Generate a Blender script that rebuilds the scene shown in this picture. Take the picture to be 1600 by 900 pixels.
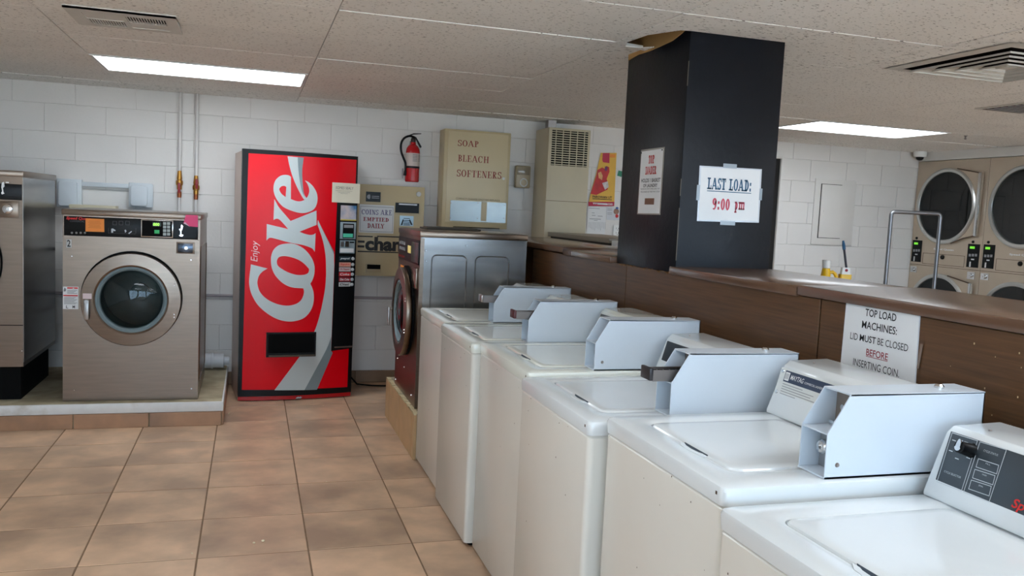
import bpy, bmesh, math, random
from mathutils import Vector, Matrix
random.seed(7)
scn = bpy.context.scene
for o in list(bpy.data.objects): bpy.data.objects.remove(o)
COL = scn.collection

# ------------------------------------------------------------------ camera
F, YAW, PITCH, ROLL, H = 1323.1, .301363, -.0894443, .0474687, 1.45
ca, sa, cb, sb, cc, sc = math.cos(YAW), math.sin(YAW), math.cos(PITCH), math.sin(PITCH), math.cos(ROLL), math.sin(ROLL)
FW = Vector((sa*cb, ca*cb, sb)); R0 = Vector((ca, -sa, 0)); U0 = R0.cross(FW)
RT = cc*R0 + sc*U0; UP = -sc*R0 + cc*U0
cam = bpy.data.cameras.new('camera'); cam.sensor_width = 36; cam.lens = 36*F/1600; cam.clip_start = .02
co = bpy.data.objects.new('camera', cam); COL.objects.link(co)
m = Matrix.Identity(4)
for i, a in enumerate((RT, UP, -FW)):
    for j in range(3): m[j][i] = a[j]
m[0][3], m[1][3], m[2][3] = 0, 0, H
co.matrix_world = m; scn.camera = co
CAM = Vector((0, 0, H))

# ------------------------------------------------------------------ world, exposure
w = bpy.data.worlds.new('sky'); scn.world = w; w.use_nodes = True
bg = w.node_tree.nodes['Background']; bg.inputs[0].default_value = (.5, .74, 1, 1); bg.inputs[1].default_value = 8.0
vs = scn.view_settings; vs.view_transform = 'Standard'; vs.look = 'None'; vs.gamma = 1; vs.use_curve_mapping = False
vs.exposure = 0.3
sun = bpy.data.lights.new('sun', 'SUN'); sun.energy = 34; sun.angle = .01; sun.color = (.95, .97, 1)
so = bpy.data.objects.new('sun', sun); COL.objects.link(so); so.rotation_euler = (math.radians(-38), math.radians(12), 0)   # high sun beyond the roof: lights the pavement outside
LAMP = 8.5            # strength of the fluorescent diffusers
WIN = [(-2.2, -.4), (-.2, 1.6), (1.8, 3.6), (3.8, 5.9)]      # window bays in the front wall (x ranges)
YF, YB, ZC = -2.6, 6.9, 2.22
for k, (a, b) in enumerate(WIN):
    l = bpy.data.lights.new('window_portal', 'AREA'); l.shape = 'RECTANGLE'; l.size = b-a; l.size_y = 1.5
    l.cycles.is_portal = True
    lo = bpy.data.objects.new('window_portal', l); COL.objects.link(lo)
    lo.location = ((a+b)/2, YF-.12, 1.3); lo.rotation_euler = (math.pi/2, 0, 0)

# ------------------------------------------------------------------ helpers
def ray(x, y):
    return RT*((x-800)/F) - UP*((y-450)/F) + FW
def onz(x, y, z):
    d = ray(x, y); return CAM + d*((z-H)/d.z)
def ony(x, y, Y):
    d = ray(x, y); return CAM + d*(Y/d.y)
def onx(x, y, X):
    d = ray(x, y); return CAM + d*(X/d.x)
def lin(c):
    c = c/255; return c/12.92 if c <= .04045 else ((c+.055)/1.055)**2.4
def L3(c): return (lin(c[0]), lin(c[1]), lin(c[2]), 1)
MATS = {}
def mat(name, rgb=(128, 128, 128), rough=.5, metal=0, var=.04, scale=6, stretch=(1, 1, 1), bump=0, bscale=80, emit=0, rnd=0, dark=None, dthr=.6, spec=.5, coat=0):
    """procedural material: base colour broken up by noise, optional relief and second colour patches"""
    if name in MATS: return MATS[name]
    m = bpy.data.materials.new(name); m.use_nodes = True; nt = m.node_tree; N = nt.nodes; b = N['Principled BSDF']
    tc = N.new('ShaderNodeTexCoord'); mp = N.new('ShaderNodeMapping'); nt.links.new(tc.outputs['Object'], mp.inputs[0])
    mp.inputs['Scale'].default_value = stretch
    if rnd:
        oi = N.new('ShaderNodeObjectInfo'); vm = N.new('ShaderNodeVectorMath'); vm.operation = 'MULTIPLY_ADD'
        cx = N.new('ShaderNodeCombineXYZ')
        for i in range(3): nt.links.new(oi.outputs['Random'], cx.inputs[i])
        nt.links.new(cx.outputs[0], vm.inputs[0]); vm.inputs[1].default_value = (37, 53, 71); nt.links.new(tc.outputs['Object'], vm.inputs[2])
        nt.links.new(vm.outputs[0], mp.inputs[0])
    nz = N.new('ShaderNodeTexNoise'); nz.inputs['Scale'].default_value = scale; nz.inputs['Detail'].default_value = 6
    nt.links.new(mp.outputs[0], nz.inputs['Vector'])
    rp = N.new('ShaderNodeValToRGB'); c = L3(rgb)
    rp.color_ramp.elements[0].position = .3; rp.color_ramp.elements[1].position = .7
    rp.color_ramp.elements[0].color = tuple(v*(1-var) for v in c[:3])+(1,)
    rp.color_ramp.elements[1].color = tuple(min(1, v*(1+var)) for v in c[:3])+(1,)
    nt.links.new(nz.outputs['Fac'], rp.inputs[0]); out = rp.outputs[0]
    if dark:
        n2 = N.new('ShaderNodeTexNoise'); n2.inputs['Scale'].default_value = scale*.45; n2.inputs['Detail'].default_value = 8
        nt.links.new(mp.outputs[0], n2.inputs['Vector'])
        r2 = N.new('ShaderNodeValToRGB'); r2.color_ramp.elements[0].position = dthr-.12; r2.color_ramp.elements[1].position = dthr+.12
        mx = N.new('ShaderNodeMix'); mx.data_type = 'RGBA'; nt.links.new(n2.outputs['Fac'], r2.inputs[0])
        nt.links.new(r2.outputs[0], mx.inputs['Factor']); nt.links.new(out, mx.inputs['A']); mx.inputs['B'].default_value = L3(dark)
        out = mx.outputs['Result']
    if rnd:
        hs = N.new('ShaderNodeHueSaturation'); ma = N.new('ShaderNodeMath'); ma.operation = 'MULTIPLY_ADD'
        nt.links.new(oi.outputs['Random'], ma.inputs[0]); ma.inputs[1].default_value = 2*rnd; ma.inputs[2].default_value = 1-rnd
        nt.links.new(ma.outputs[0], hs.inputs['Value']); nt.links.new(out, hs.inputs['Color']); out = hs.outputs[0]
    nt.links.new(out, b.inputs['Base Color'])
    b.inputs['Roughness'].default_value = rough; b.inputs['Metallic'].default_value = metal
    b.inputs['Specular IOR Level'].default_value = spec; b.inputs['Coat Weight'].default_value = coat
    if bump:
        bp = N.new('ShaderNodeBump'); bp.inputs['Strength'].default_value = bump; bp.inputs['Distance'].default_value = .004
        n3 = N.new('ShaderNodeTexNoise'); n3.inputs['Scale'].default_value = bscale; n3.inputs['Detail'].default_value = 4
        nt.links.new(mp.outputs[0], n3.inputs['Vector']); nt.links.new(n3.outputs['Fac'], bp.inputs['Height']); nt.links.new(bp.outputs[0], b.inputs['Normal'])
    if emit:
        b.inputs['Emission Color'].default_value = c; b.inputs['Emission Strength'].default_value = emit
    MATS[name] = m; return m

WM = {}
def setp(o, label=None, cat=None, group=None, kind=None):
    if label: o['label'] = label
    if cat: o['category'] = cat
    if group: o['group'] = group
    if kind: o['kind'] = kind
    return o
def thing(name, label, cat, loc=(0, 0, 0), group=None, kind=None):
    o = bpy.data.objects.new(name, None); o.empty_display_size = .1; COL.objects.link(o); o.location = loc
    WM[o.name] = Vector(loc)
    return setp(o, label, cat, group, kind)
def rootloc(o):
    while o.parent: o = o.parent
    return WM.get(o.name, Vector((0, 0, 0)))

class MB:
    def __init__(s): s.bm = bmesh.new()
    def _f(s, vs_, faces):
        v = [s.bm.verts.new(p) for p in vs_]; fs = []
        for f in faces:
            try: fs.append(s.bm.faces.new([v[i] for i in f]))
            except ValueError: pass
        return v, fs
    def bev(s, fs, r, seg=2):
        es = list({e for f in fs for e in f.edges})
        bmesh.ops.bevel(s.bm, geom=es, offset=r, segments=seg, affect='EDGES', profile=.5, clamp_overlap=True)
    def box(s, x0, x1, y0, y1, z0, z1, r=0, seg=2):
        x0, x1 = min(x0, x1), max(x0, x1); y0, y1 = min(y0, y1), max(y0, y1); z0, z1 = min(z0, z1), max(z0, z1)
        v, fs = s._f([(x, y, z) for z in (z0, z1) for y in (y0, y1) for x in (x0, x1)],
                     [(0, 2, 3, 1), (4, 5, 7, 6), (0, 1, 5, 4), (1, 3, 7, 5), (3, 2, 6, 7), (2, 0, 4, 6)])
        if r: s.bev(fs, min(r, .45*min(x1-x0, y1-y0, z1-z0)), seg)
        return s
    def prism(s, pts, f0, f1, r=0):
        """pts: 2d polygon; f0,f1 map (a,b)->3d at the two ends"""
        n = len(pts); A = [f0(*p) for p in pts]; B = [f1(*p) for p in pts]
        v, fs = s._f(A+B, [tuple(range(n))[::-1], tuple(range(n, 2*n))]+[(i, (i+1) % n, n+(i+1) % n, n+i) for i in range(n)])
        if r: s.bev(fs, r)
        return s
    def loops(s, rings, cap0=True, cap1=True):
        n = len(rings[0]); vv = [[s.bm.verts.new(p) for p in r] for r in rings]
        for a, b in zip(vv, vv[1:]):
            for i in range(n):
                try: s.bm.faces.new((a[i], a[(i+1) % n], b[(i+1) % n], b[i]))
                except ValueError: pass
        if cap0: s.bm.faces.new(vv[0][::-1])
        if cap1: s.bm.faces.new(vv[-1])
        return s
    def lathe(s, prof, c, ax, n=40, cap0=True, cap1=True, ang=None):
        c = Vector(c); ax = Vector(ax).normalized(); t = Vector((0, 0, 1)) if abs(ax.z) < .9 else Vector((1, 0, 0))
        a = ax.cross(t).normalized(); b = ax.cross(a)
        return s.loops([[c+ax*h+(a*math.cos(2*math.pi*i/n)+b*math.sin(2*math.pi*i/n))*r for i in range(n)] for r, h in prof], cap0, cap1)
    def cyl(s, p0, p1, r0, r1=None, n=16):
        p0 = Vector(p0); p1 = Vector(p1); return s.lathe([(r0, 0), (r0 if r1 is None else r1, (p1-p0).length)], p0, p1-p0, n)
    def tube(s, path, r, n=10, rf=None):
        path = [Vector(p) for p in path]; rings = []; t0 = None
        for i, p in enumerate(path):
            d = (path[min(i+1, len(path)-1)]-path[max(i-1, 0)]).normalized()
            if t0 is None: t0 = d.orthogonal().normalized()
            t0 = (t0-d*t0.dot(d)).normalized(); b = d.cross(t0); rr = r if rf is None else rf(i/(len(path)-1))
            rings.append([p+(t0*math.cos(2*math.pi*k/n)+b*math.sin(2*math.pi*k/n))*rr for k in range(n)])
        return s.loops(rings)
    def done(s, name, mt, parent=None, smooth=True, label=None, cat=None, group=None, kind=None, recalc=True):
        if recalc: bmesh.ops.recalc_face_normals(s.bm, faces=s.bm.faces)
        me = bpy.data.meshes.new(name)
        if parent is not None:
            bmesh.ops.translate(s.bm, verts=s.bm.verts, vec=-rootloc(parent))
        s.bm.to_mesh(me); s.bm.free()
        if smooth:
            for p in me.polygons: p.use_smooth = True
            me.set_sharp_from_angle(angle=math.radians(32))
        me.materials.append(mt)
        o = bpy.data.objects.new(name, me); COL.objects.link(o)
        if parent is not None: o.parent = parent
        return setp(o, label, cat, group, kind)

def rrect(x0, x1, y0, y1, r, n=5):
    out = []
    for cx, cy, a in ((x1-r, y1-r, 0), (x0+r, y1-r, 90), (x0+r, y0+r, 180), (x1-r, y0+r, 270)):
        for k in range(n+1):
            t = math.radians(a+90*k/n); out.append((cx+r*math.cos(t), cy+r*math.sin(t)))
    return out
def arc_path(pts, r, n=6):
    """round the corners of a polyline"""
    pts = [Vector(p) for p in pts]; out = [pts[0]]
    for a, b, c in zip(pts, pts[1:], pts[2:]):
        p = b+(a-b).normalized()*r; q = b+(c-b).normalized()*r
        for k in range(n+1):
            t = k/n; out.append(p*(1-t)**2+b*2*t*(1-t)+q*t*t)
    return out+[pts[-1]]
def smooth_loop(pts, n=5):
    """closed Catmull-Rom through (x,y) points; a third value marks a corner"""
    N = len(pts); out = []
    for i in range(N):
        p0, p1, p2, p3 = pts[i-1], pts[i], pts[(i+1) % N], pts[(i+2) % N]
        c1, c2 = len(p1) > 2, len(p2) > 2
        a = p1 if c1 else p0; b = p2 if c2 else p3
        if c1 and c2: out.append(p1[:2]); continue
        m1 = [(p2[k]-a[k])/2 if not c1 else (p2[k]-p1[k]) for k in (0, 1)]
        m2 = [(b[k]-p1[k])/2 if not c2 else (p2[k]-p1[k]) for k in (0, 1)]
        for j in range(n):
            t = j/n; h = (2*t**3-3*t*t+1, t**3-2*t*t+t, -2*t**3+3*t*t, t**3-t*t)
            out.append(tuple(h[0]*p1[k]+h[1]*m1[k]+h[2]*p2[k]+h[3]*m2[k] for k in (0, 1)))
    return out

class Fr:
    """a plane (optionally bowed along U) with its own u, v, n axes; px() puts a photo pixel on it"""
    def __init__(s, O, U, V, W=0, bow=0):
        s.O = Vector(O); s.U = Vector(U).normalized(); s.V = Vector(V).normalized(); s.N = s.U.cross(s.V); s.W, s.b = W, bow
    def bw(s, u):
        return s.b*max(-.2, 1-((u-s.W/2)/(s.W/2))**2) if s.b else 0
    def px(s, x, y):
        d = ray(x, y); u = s.W/2; off = s.bw(u)
        for _ in range(4 if s.b else 1):
            p = CAM+d*((s.O+s.N*off-CAM).dot(s.N)/d.dot(s.N)); u = (p-s.O).dot(s.U); off = s.bw(u)
        return u, (p-s.O).dot(s.V)
    def w(s, u, v, n=0): return s.O+s.U*u+s.V*v+s.N*(n+s.bw(u))
    def rect(s, x0, y0, x1, y1):
        xm, ym = (x0+x1)/2, (y0+y1)/2
        return s.px(x0, ym)[0], s.px(x1, ym)[0], s.px(xm, y1)[1], s.px(xm, y0)[1]
    def box(s, mb, u0, u1, v0, v1, n0, n1, r=0):
        return mb.prism([(u0, v0), (u1, v0), (u1, v1), (u0, v1)], lambda a, b: s.w(a, b, n0), lambda a, b: s.w(a, b, n1), r)
    def pbox(s, mb, x0, y0, x1, y1, n0, n1, r=0):
        return s.box(mb, *s.rect(x0, y0, x1, y1), n0, n1, r)
    def poly(s, mb, loops, n0, du=0):
        """flat print: outline loops (first outer, rest holes), cut into strips along u so it follows a bow"""
        b = bmesh.new(); es = []
        for lp in loops:
            v = [b.verts.new((p[0], p[1], 0)) for p in lp]
            es += [b.edges.new((v[i], v[(i+1) % len(v)])) for i in range(len(v))]
        bmesh.ops.triangle_fill(b, use_beauty=True, use_dissolve=False, edges=es, normal=(0, 0, 1))
        if len(loops) > 1:
            def inside(x, y, lp):
                c = False
                for i in range(len(lp)):
                    (x0, y0), (x1, y1) = lp[i-1][:2], lp[i][:2]
                    if (y0 > y) != (y1 > y) and x < (x1-x0)*(y-y0)/(y1-y0)+x0: c = not c
                return c
            kill = [f for f in b.faces if any(inside(*f.calc_center_median().xy, lp) for lp in loops[1:])]
            if kill: bmesh.ops.delete(b, geom=kill, context='FACES_ONLY')
        s._strip(b, mb, n0, du)
    def _strip(s, b, mb, n0, du):
        if du:
            us = [v.co.x for v in b.verts]; u = min(us)+du
            while u < max(us):
                g = list(b.verts)+list(b.edges)+list(b.faces)
                bmesh.ops.bisect_plane(b, geom=g, plane_co=(u, 0, 0), plane_no=(1, 0, 0)); u += du
        mp = {v: mb.bm.verts.new(s.w(v.co.x, v.co.y, n0)) for v in b.verts}
        for f in b.faces:
            try: nf = mb.bm.faces.new([mp[v] for v in f.verts])
            except ValueError: continue
            nf.normal_update()
            if nf.normal.dot(s.N) < 0: nf.normal_flip()
        b.free()
    def text(s, mb, txt, u0, u1, v0, v1, n0=.001, bold=0, shear=0, du=0, rot=0, serif=None):
        """lettering fitted into a rectangle; rot=90 reads upward"""
        b = bmesh.new()
        if serif: serif_text(b, txt, *serif)
        else:
            cu = bpy.data.curves.new('t', 'FONT'); cu.body = txt; cu.offset = bold; cu.shear = shear; cu.resolution_u = 3; cu.align_x = 'CENTER'
            ob = bpy.data.objects.new('t', cu); COL.objects.link(ob)
            dg = bpy.context.evaluated_depsgraph_get(); me = bpy.data.meshes.new_from_object(ob.evaluated_get(dg))
            b.from_mesh(me); bpy.data.objects.remove(ob); bpy.data.curves.remove(cu); bpy.data.meshes.remove(me)
        if rot:
            for v in b.verts: v.co = Vector((-v.co.y, v.co.x, 0))
        X = [v.co.x for v in b.verts]; Y = [v.co.y for v in b.verts]
        ax, bx, ay, by = min(X), max(X), min(Y), max(Y)
        for v in b.verts: v.co = Vector((u0+(v.co.x-ax)/(bx-ax)*(u1-u0), v0+(v.co.y-ay)/(by-ay)*(v1-v0), 0))
        s._strip(b, mb, n0, du)
    def ptext(s, mb, txt, x0, y0, x1, y1, **k):
        u0, u1, v0, v1 = s.rect(x0, y0, x1, y1); s.text(mb, txt, u0, u1, v0, v1, **k)

def serif_text(b, txt, W=.2, t=.09, sv=.09):
    """letters with slab serifs drawn from bars and elliptical arcs (cap height 1)"""
    def quad(p):
        v = [b.verts.new((x, y, 0)) for x, y in p]; b.faces.new(v)
    ox = [0]
    def bar(x0, x1, y0, y1): quad([(ox[0]+x0, y0), (ox[0]+x1, y0), (ox[0]+x1, y1), (ox[0]+x0, y1)])
    def diag(x0, y0, x1, y1, ww): quad([(ox[0]+x0-ww/2, y0), (ox[0]+x0+ww/2, y0), (ox[0]+x1+ww/2, y1), (ox[0]+x1-ww/2, y1)])
    def arc(cx, cy, rx, ry, a0, a1, wx, wy, n=12):
        for k in range(n):
            p = []
            for a, s_ in ((a0+(a1-a0)*k/n, 0), (a0+(a1-a0)*(k+1)/n, 0), (a0+(a1-a0)*(k+1)/n, 1), (a0+(a1-a0)*k/n, 1)):
                r = math.radians(a); p.append((ox[0]+cx+(rx-s_*wx)*math.cos(r), cy+(ry-s_*wy)*math.sin(r)))
            quad(p)
    def stem(x, y0=0, y1=1, lo=1, hi=1, e=None):
        e = W*.5+.03 if e is None else e
        bar(x, x+W, y0, y1)
        if lo: bar(x-e, x+W+e, y0, y0+sv)
        if hi: bar(x-e, x+W+e, y1-sv, y1)
    q = W*.5+.03
    for ch in txt:
        a = .7; xs = q+W                      # right side of the first stem
        if ch == ' ': a = .45
        elif ch == 'I': stem(q); a = W+2*q
        elif ch == '1': stem(q, hi=0); bar(q-.12, q, .8, .8+sv); a = W+2*q
        elif ch == 'L': stem(q); bar(q, xs+.36, 0, sv); bar(xs+.36-t, xs+.36, 0, .36); a = xs+.38
        elif ch in 'EF':
            stem(q); bar(q, xs+.34, 1-sv, 1); bar(xs+.34-t, xs+.34, .72, 1); bar(q, xs+.22, .5-sv/2, .5+sv/2); bar(xs+.22-t*.8, xs+.22, .38, .62)
            if ch == 'E': bar(q, xs+.38, 0, sv); bar(xs+.38-t, xs+.38, 0, .3)
            a = xs+.4
        elif ch == 'T': k = .56+W*.7; bar(0, k, 1-sv, 1); bar(0, t, .68, 1); bar(k-t, k, .68, 1); stem(k/2-W/2, hi=0, e=.1); a = k+.02
        elif ch == 'H': x2 = xs+.32; stem(q, e=.07); stem(x2, e=.07); bar(q, x2, .5-sv/2, .5+sv/2); a = x2+W+.1
        elif ch == 'K': stem(q, e=.07); diag(xs+.02, .4, xs+.36, 1, t*1.3); diag(xs+.4, 0, xs+.12, .55, W); a = xs+.5
        elif ch == 'N': x2 = q+.42+W*.5; bar(q, q+t, 0, 1); bar(q-.1, q+t+.1, 0, sv); bar(q-.12, q+W, 1-sv, 1); diag(q+W*.5, 1, x2+t-W*.5, 0, W); bar(x2, x2+t, 0, 1); bar(x2-.1, x2+t+.1, 1-sv, 1); a = x2+t+.1
        elif ch == 'M': x2 = q+.6; bar(q, q+t, 0, 1); diag(q+W*.5, 1, q+.32, .1, W*.9); diag(x2+W*.3, 1, q+.34, .1, t*1.2); stem(x2, e=.06); bar(q-.1, q+t+.1, 0, sv); bar(q-.1, q+W, 1-sv, 1); a = x2+W+.08
        elif ch == 'A': k = .34+W*.4; diag(.1, 0, k, 1, t*1.3); diag(2*k-.06, 0, k, 1, W*1.05); bar(.1+k*.3, 2*k-.1-k*.25, .27, .27+sv*.8); bar(-.02, .24, 0, sv); bar(2*k-.06-W*.5-.08, 2*k-.06+W*.5+.08, 0, sv); a = 2*k+W*.4
        elif ch == 'Y': k = .34+W*.2; diag(k, .42, .1, 1, W); diag(k+.02, .42, 2*k-.08, 1, t*1.2); stem(k-W/2, 0, .5, 1, 0); bar(-.05, .12+W*.7, 1-sv, 1); bar(2*k-.24, 2*k+.06, 1-sv, 1); a = 2*k+.08
        elif ch in 'O0': rx = (.3 if ch == 'O' else .2)+W*.45; arc(rx, .5, rx, .52, 0, 360, W, t, 24); a = 2*rx+.02
        elif ch == 'C': rx = .3+W*.45; arc(rx, .5, rx, .52, 40, 320, W, t, 20); bar(1.72*rx, 1.72*rx+t, .62, 1); a = 2*rx+.02
        elif ch == 'G': rx = .3+W*.45; arc(rx, .5, rx, .52, 40, 320, W, t, 20); stem(2*rx-W, 0, .45, 0, 1, .06); a = 2*rx+.06
        elif ch == 'D': stem(q); rx = .36+W*.6; arc(xs-W*.3, .5, rx, .5, -90, 90, W, sv, 14); a = xs-W*.3+rx+.03
        elif ch in 'PRB':
            stem(q); cx = xs-W*.1; rx = .24+W*.55; arc(cx, .74, rx, .26, -90, 90, W*.9, t, 12); bar(q, cx, 1-t, 1); bar(q, cx, .48, .48+t)
            if ch == 'B': arc(cx, .26, rx+.04, .26, -90, 90, W*.9, t, 12); bar(q, cx, 0, t)
            if ch == 'R': diag(cx+rx, 0, cx, .5, W); bar(cx+rx-W*.6, cx+rx+W*.6+.05, 0, sv)
            a = cx+rx+(.05 if ch != 'R' else W*.6+.06)
        elif ch == 'S':
            rx = .22+W*.35; arc(rx, .76, rx, .26, 25, 270, W*.85, t*1.2, 14); arc(rx+.01, .26, rx+.01, .28, -155, 90, W*.85, t*1.2, 14)
            bar(1.7*rx, 1.7*rx+t, .68, 1.0); bar(.0, t, 0, .34); a = 2*rx+.05
        elif ch == '9': rx = .2+W*.45; arc(rx, .7, rx, .32, 0, 360, W, t, 20); arc(rx, .5, rx, .52, -95, 30, W, t, 10); arc(rx*.7, .12, .13, .14, 180, 360, .13, .14, 8); a = 2*rx+.02
        elif ch == ':': bar(.08, .08+W, 0, W); bar(.08, .08+W, .5, .5+W); a = W+.2
        elif ch == '.': bar(.05, .05+W*.8, 0, W*.8); a = W+.12
        elif ch == 'p': stem(q, -.28, .68, 1, 0, .1); bar(q-.12, xs, .68-sv, .68); cx = xs-W*.2; rx = .18+W*.5; arc(cx, .34, rx, .35, -90, 90, W*.9, t, 12); bar(q, cx, .69-t, .69); bar(q, cx, -.01, t); a = cx+rx+.04
        elif ch == 'm':
            for k in range(3): stem(q+k*(W+.17), 0, .66, 1, 0, .06)
            bar(q-.12, xs, .68-sv, .68); bar(q, q+2*(W+.17)+W*.8, .68-t*1.2, .68); a = q+3*W+.42
        ox[0] += a+.08

# common materials
WHITE_E = mat('white_enamel', (216, 220, 221), .16, var=.02, scale=3, coat=.3)
WHITE_F = mat('white_enamel_cabinet', (222, 220, 212), .22, var=.02, scale=3)
CREAM = mat('offwhite_enamel', (228, 230, 220), .14, var=.025, scale=3, coat=.4)
BLACK = mat('black_plastic', (9, 9, 10), .35, var=.1, spec=.25)
BLACKM = mat('matte_black', (8, 8, 8), .8, var=.1, spec=.15)
STEEL = mat('brushed_steel', (134, 119, 106), .28, 1, var=.07, scale=5, stretch=(1, 1, 12), bump=.05, bscale=60)
STEELD = mat('brushed_steel_side', (152, 149, 146), .24, 1, var=.12, scale=3, stretch=(1, 1, 6))
CHROME = mat('chrome', (215, 215, 215), .15, 1, var=.03)
SLIDE = mat('coin_slide_metal', (156, 148, 144), .34, 1, var=.1)
PAPER = mat('paper', (226, 226, 226), .6, var=.02)
LAMIN = mat('laminate_sleeve', (205, 208, 214), .12, var=.03)
TAPE = mat('clear_tape', (150, 158, 165), .2, var=.05)
BEIGE = mat('beige_enamel', (196, 178, 140), .4, var=.04, scale=4)
BEIGE2 = mat('pale_beige_enamel', (206, 196, 172), .4, var=.04, scale=4)
INKB = mat('ink_black', (28, 28, 30), .6, var=.02)
INKR = mat('ink_dark_red', (150, 30, 44), .6, var=.02)
REDW = mat('bright_red_print', (205, 30, 26), .5, var=.03)
GREY = mat('grey_print', (150, 150, 152), .5, var=.03)
SLOT = mat('dark_recess', (5, 5, 5), .7, var=.1, spec=.1)
GREENL = mat('green_display', (120, 220, 60), .4, emit=.6)
BRASS = mat('brass', (190, 140, 70), .35, 1, var=.1)
REDP = mat('red_paint', (190, 22, 28), .25, var=.05)

# ================================================================== room shell
XL, XR, XD = -2.6, 7.2, 6.28
WALLP = mat('white_block_paint', (226, 222, 217), .55, var=.02, scale=3, bump=.25, bscale=45, rnd=.012)
MORT = mat('painted_joint', (214, 209, 203), .7, var=.03)
PLAIN = mat('white_wall_paint', (222, 218, 212), .6, var=.02)
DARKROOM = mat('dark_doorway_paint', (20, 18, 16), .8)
def struct(o): o['kind'] = 'structure'; return o
def sroot(name):
    o = bpy.data.objects.new(name, None); o.empty_display_size = .1; COL.objects.link(o); WM[o.name] = Vector((0, 0, 0)); return struct(o)

# floor ---------------------------------------------------------------
floor = struct(MB().box(XL, XR, YF, YB, -.1, -.0018).done('floor', mat('grout', (128, 102, 78), .9, var=.12, scale=20)))
TILE = mat('ceramic_floor_tile', (212, 177, 145), .36, var=.13, scale=7, dark=(170, 142, 118), dthr=.54, rnd=.05, bump=.04, bscale=30, spec=.4)
TX, TY, TP = .255, 5.706, .4385
tm = MB().box(-TP/2+.0035, TP/2-.0035, -TP/2+.0035, TP/2-.0035, -.012, 0, .0012, 1)
tile0 = tm.done('tile', TILE, None); tile_me = tile0.data; bpy.data.objects.remove(tile0)
rest = MB()
for i in range(-7, 17):
    for j in range(-20, 4):
        x = TX+(i+.5)*TP; y = TY+(j-.5)*TP
        if x-TP/2 < XL-.2 or x+TP/2 > XR+.3 or y-TP/2 < YF-.2 or y > YB: continue
        y1 = min(y+TP/2-.0035, YB); 
        if -2.3 < x < 1.5 and y > 1.0:
            o = bpy.data.objects.new('tile', tile_me); COL.objects.link(o); o.location = (x, y, random.uniform(-.0004, 0)); o.parent = floor
        else:
            rest.box(max(x-TP/2+.0035, XL), min(x+TP/2-.0035, XR), max(y-TP/2+.0035, YF), y1, -.012, 0)
setp(rest.done('tile_field', TILE, floor, smooth=False), kind='stuff')

# back wall of painted blocks ------------------------------------------
wb = struct(MB().box(XL, 3.7, YB+.003, YB+.2, 0, ZC+.3).box(4.715, XR, YB+.005, YB+.2, 0, ZC+.3).box(3.7, 4.715, YB+.005, YB+.2, 2.077, ZC+.3).done('wall_back', MORT, smooth=False))
BW, BH = .405, .2
bcache = {}
for k in range(11):
    z0 = .07+k*BH
    if z0 > ZC: continue
    z1 = min(z0+BH, ZC+.03); off = -1.2356 if k % 2 == 0 else -1.0325
    i0 = math.floor((XL-off)/BW)
    for i in range(i0, i0+26):
        a, b = max(off+i*BW, XL), min(off+(i+1)*BW, XD+.02)
        if b-a < .02: continue
        segs = [(a, b)]
        if z0 < 2.07:
            if b <= 3.7 or a >= 4.715: pass
            else: segs = [(p, q) for p, q in ((a, min(b, 3.7)), (max(a, 4.715), b)) if q-p > .02]
        for p, q in segs:
            key = (round(q-p, 3), round(z1-z0, 3))
            if key not in bcache:
                hw, hh = (q-p)/2, (z1-z0)/2
                t_ = MB().box(-hw+.0012, hw-.0012, -.0008, .02, -hh+.0012, hh-.0012, .0025, 1).done('block', WALLP); bcache[key] = t_.data; bpy.data.objects.remove(t_)
            o = bpy.data.objects.new('block', bcache[key]); COL.objects.link(o); o.location = ((p+q)/2, YB+random.uniform(-.0006, .0006), (z0+z1)/2); o.parent = wb
# tile baseboard
bb = struct(MB().box(XL, 3.7, YB-.008, YB+.01, 0, .1).done('baseboard_back', mat('grout'), smooth=False))
BTILE = mat('base_tile', (140, 110, 84), .45, var=.12, scale=8, rnd=.05)
for i in range(-7, 8):
    x0 = TX+i*TP+.14
    if x0 < XL or x0+TP > 3.7: continue
    MB().box(x0+.003, x0+TP-.003, YB-.013, YB, .004, .101, .003, 1).done('tile', BTILE, bb)
# other walls, doorway
struct(MB().box(XL-.15, XL, YF, YB+.2, 0, ZC+.3).done('wall_left', PLAIN, smooth=False))
struct(MB().box(XR, XR+.15, YF, YB+.2, 0, ZC+.3).done('wall_right', PLAIN, smooth=False))
struct(MB().box(XD, XR, YF, 5.18, 0, ZC).done('wall_dryers', PLAIN, smooth=False))
struct(MB().box(XD-.002, XR, 5.19, YB, 2.135, ZC).done('trim_1', PLAIN, smooth=False))
wf = MB().box(XL, XR, YF-.2, YF, 0, .55).box(XL, XR, YF-.2, YF, 2.05, ZC+.3)
xs = [XL]+[v for ab in WIN for v in ab]+[XR]
for a, b in zip(xs[::2], xs[1::2]): wf.box(a, b, YF-.2, YF, .55, 2.05)
struct(wf.done('wall_front', PLAIN, smooth=False))
FRM = mat('window_frame_metal', (120, 112, 100), .4, .6)
gm = bpy.data.materials.new('window_glass'); gm.use_nodes = True; nt = gm.node_tree; nt.nodes.clear()
mo = nt.nodes.new('ShaderNodeOutputMaterial'); mx = nt.nodes.new('ShaderNodeMixShader'); tr = nt.nodes.new('ShaderNodeBsdfTransparent'); gl = nt.nodes.new('ShaderNodeBsdfGlossy')
gl.inputs['Roughness'].default_value = .02; mx.inputs[0].default_value = .08
for a, b in ((tr.outputs[0], mx.inputs[1]), (gl.outputs[0], mx.inputs[2]), (mx.outputs[0], mo.inputs[0])): nt.links.new(a, b)
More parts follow.
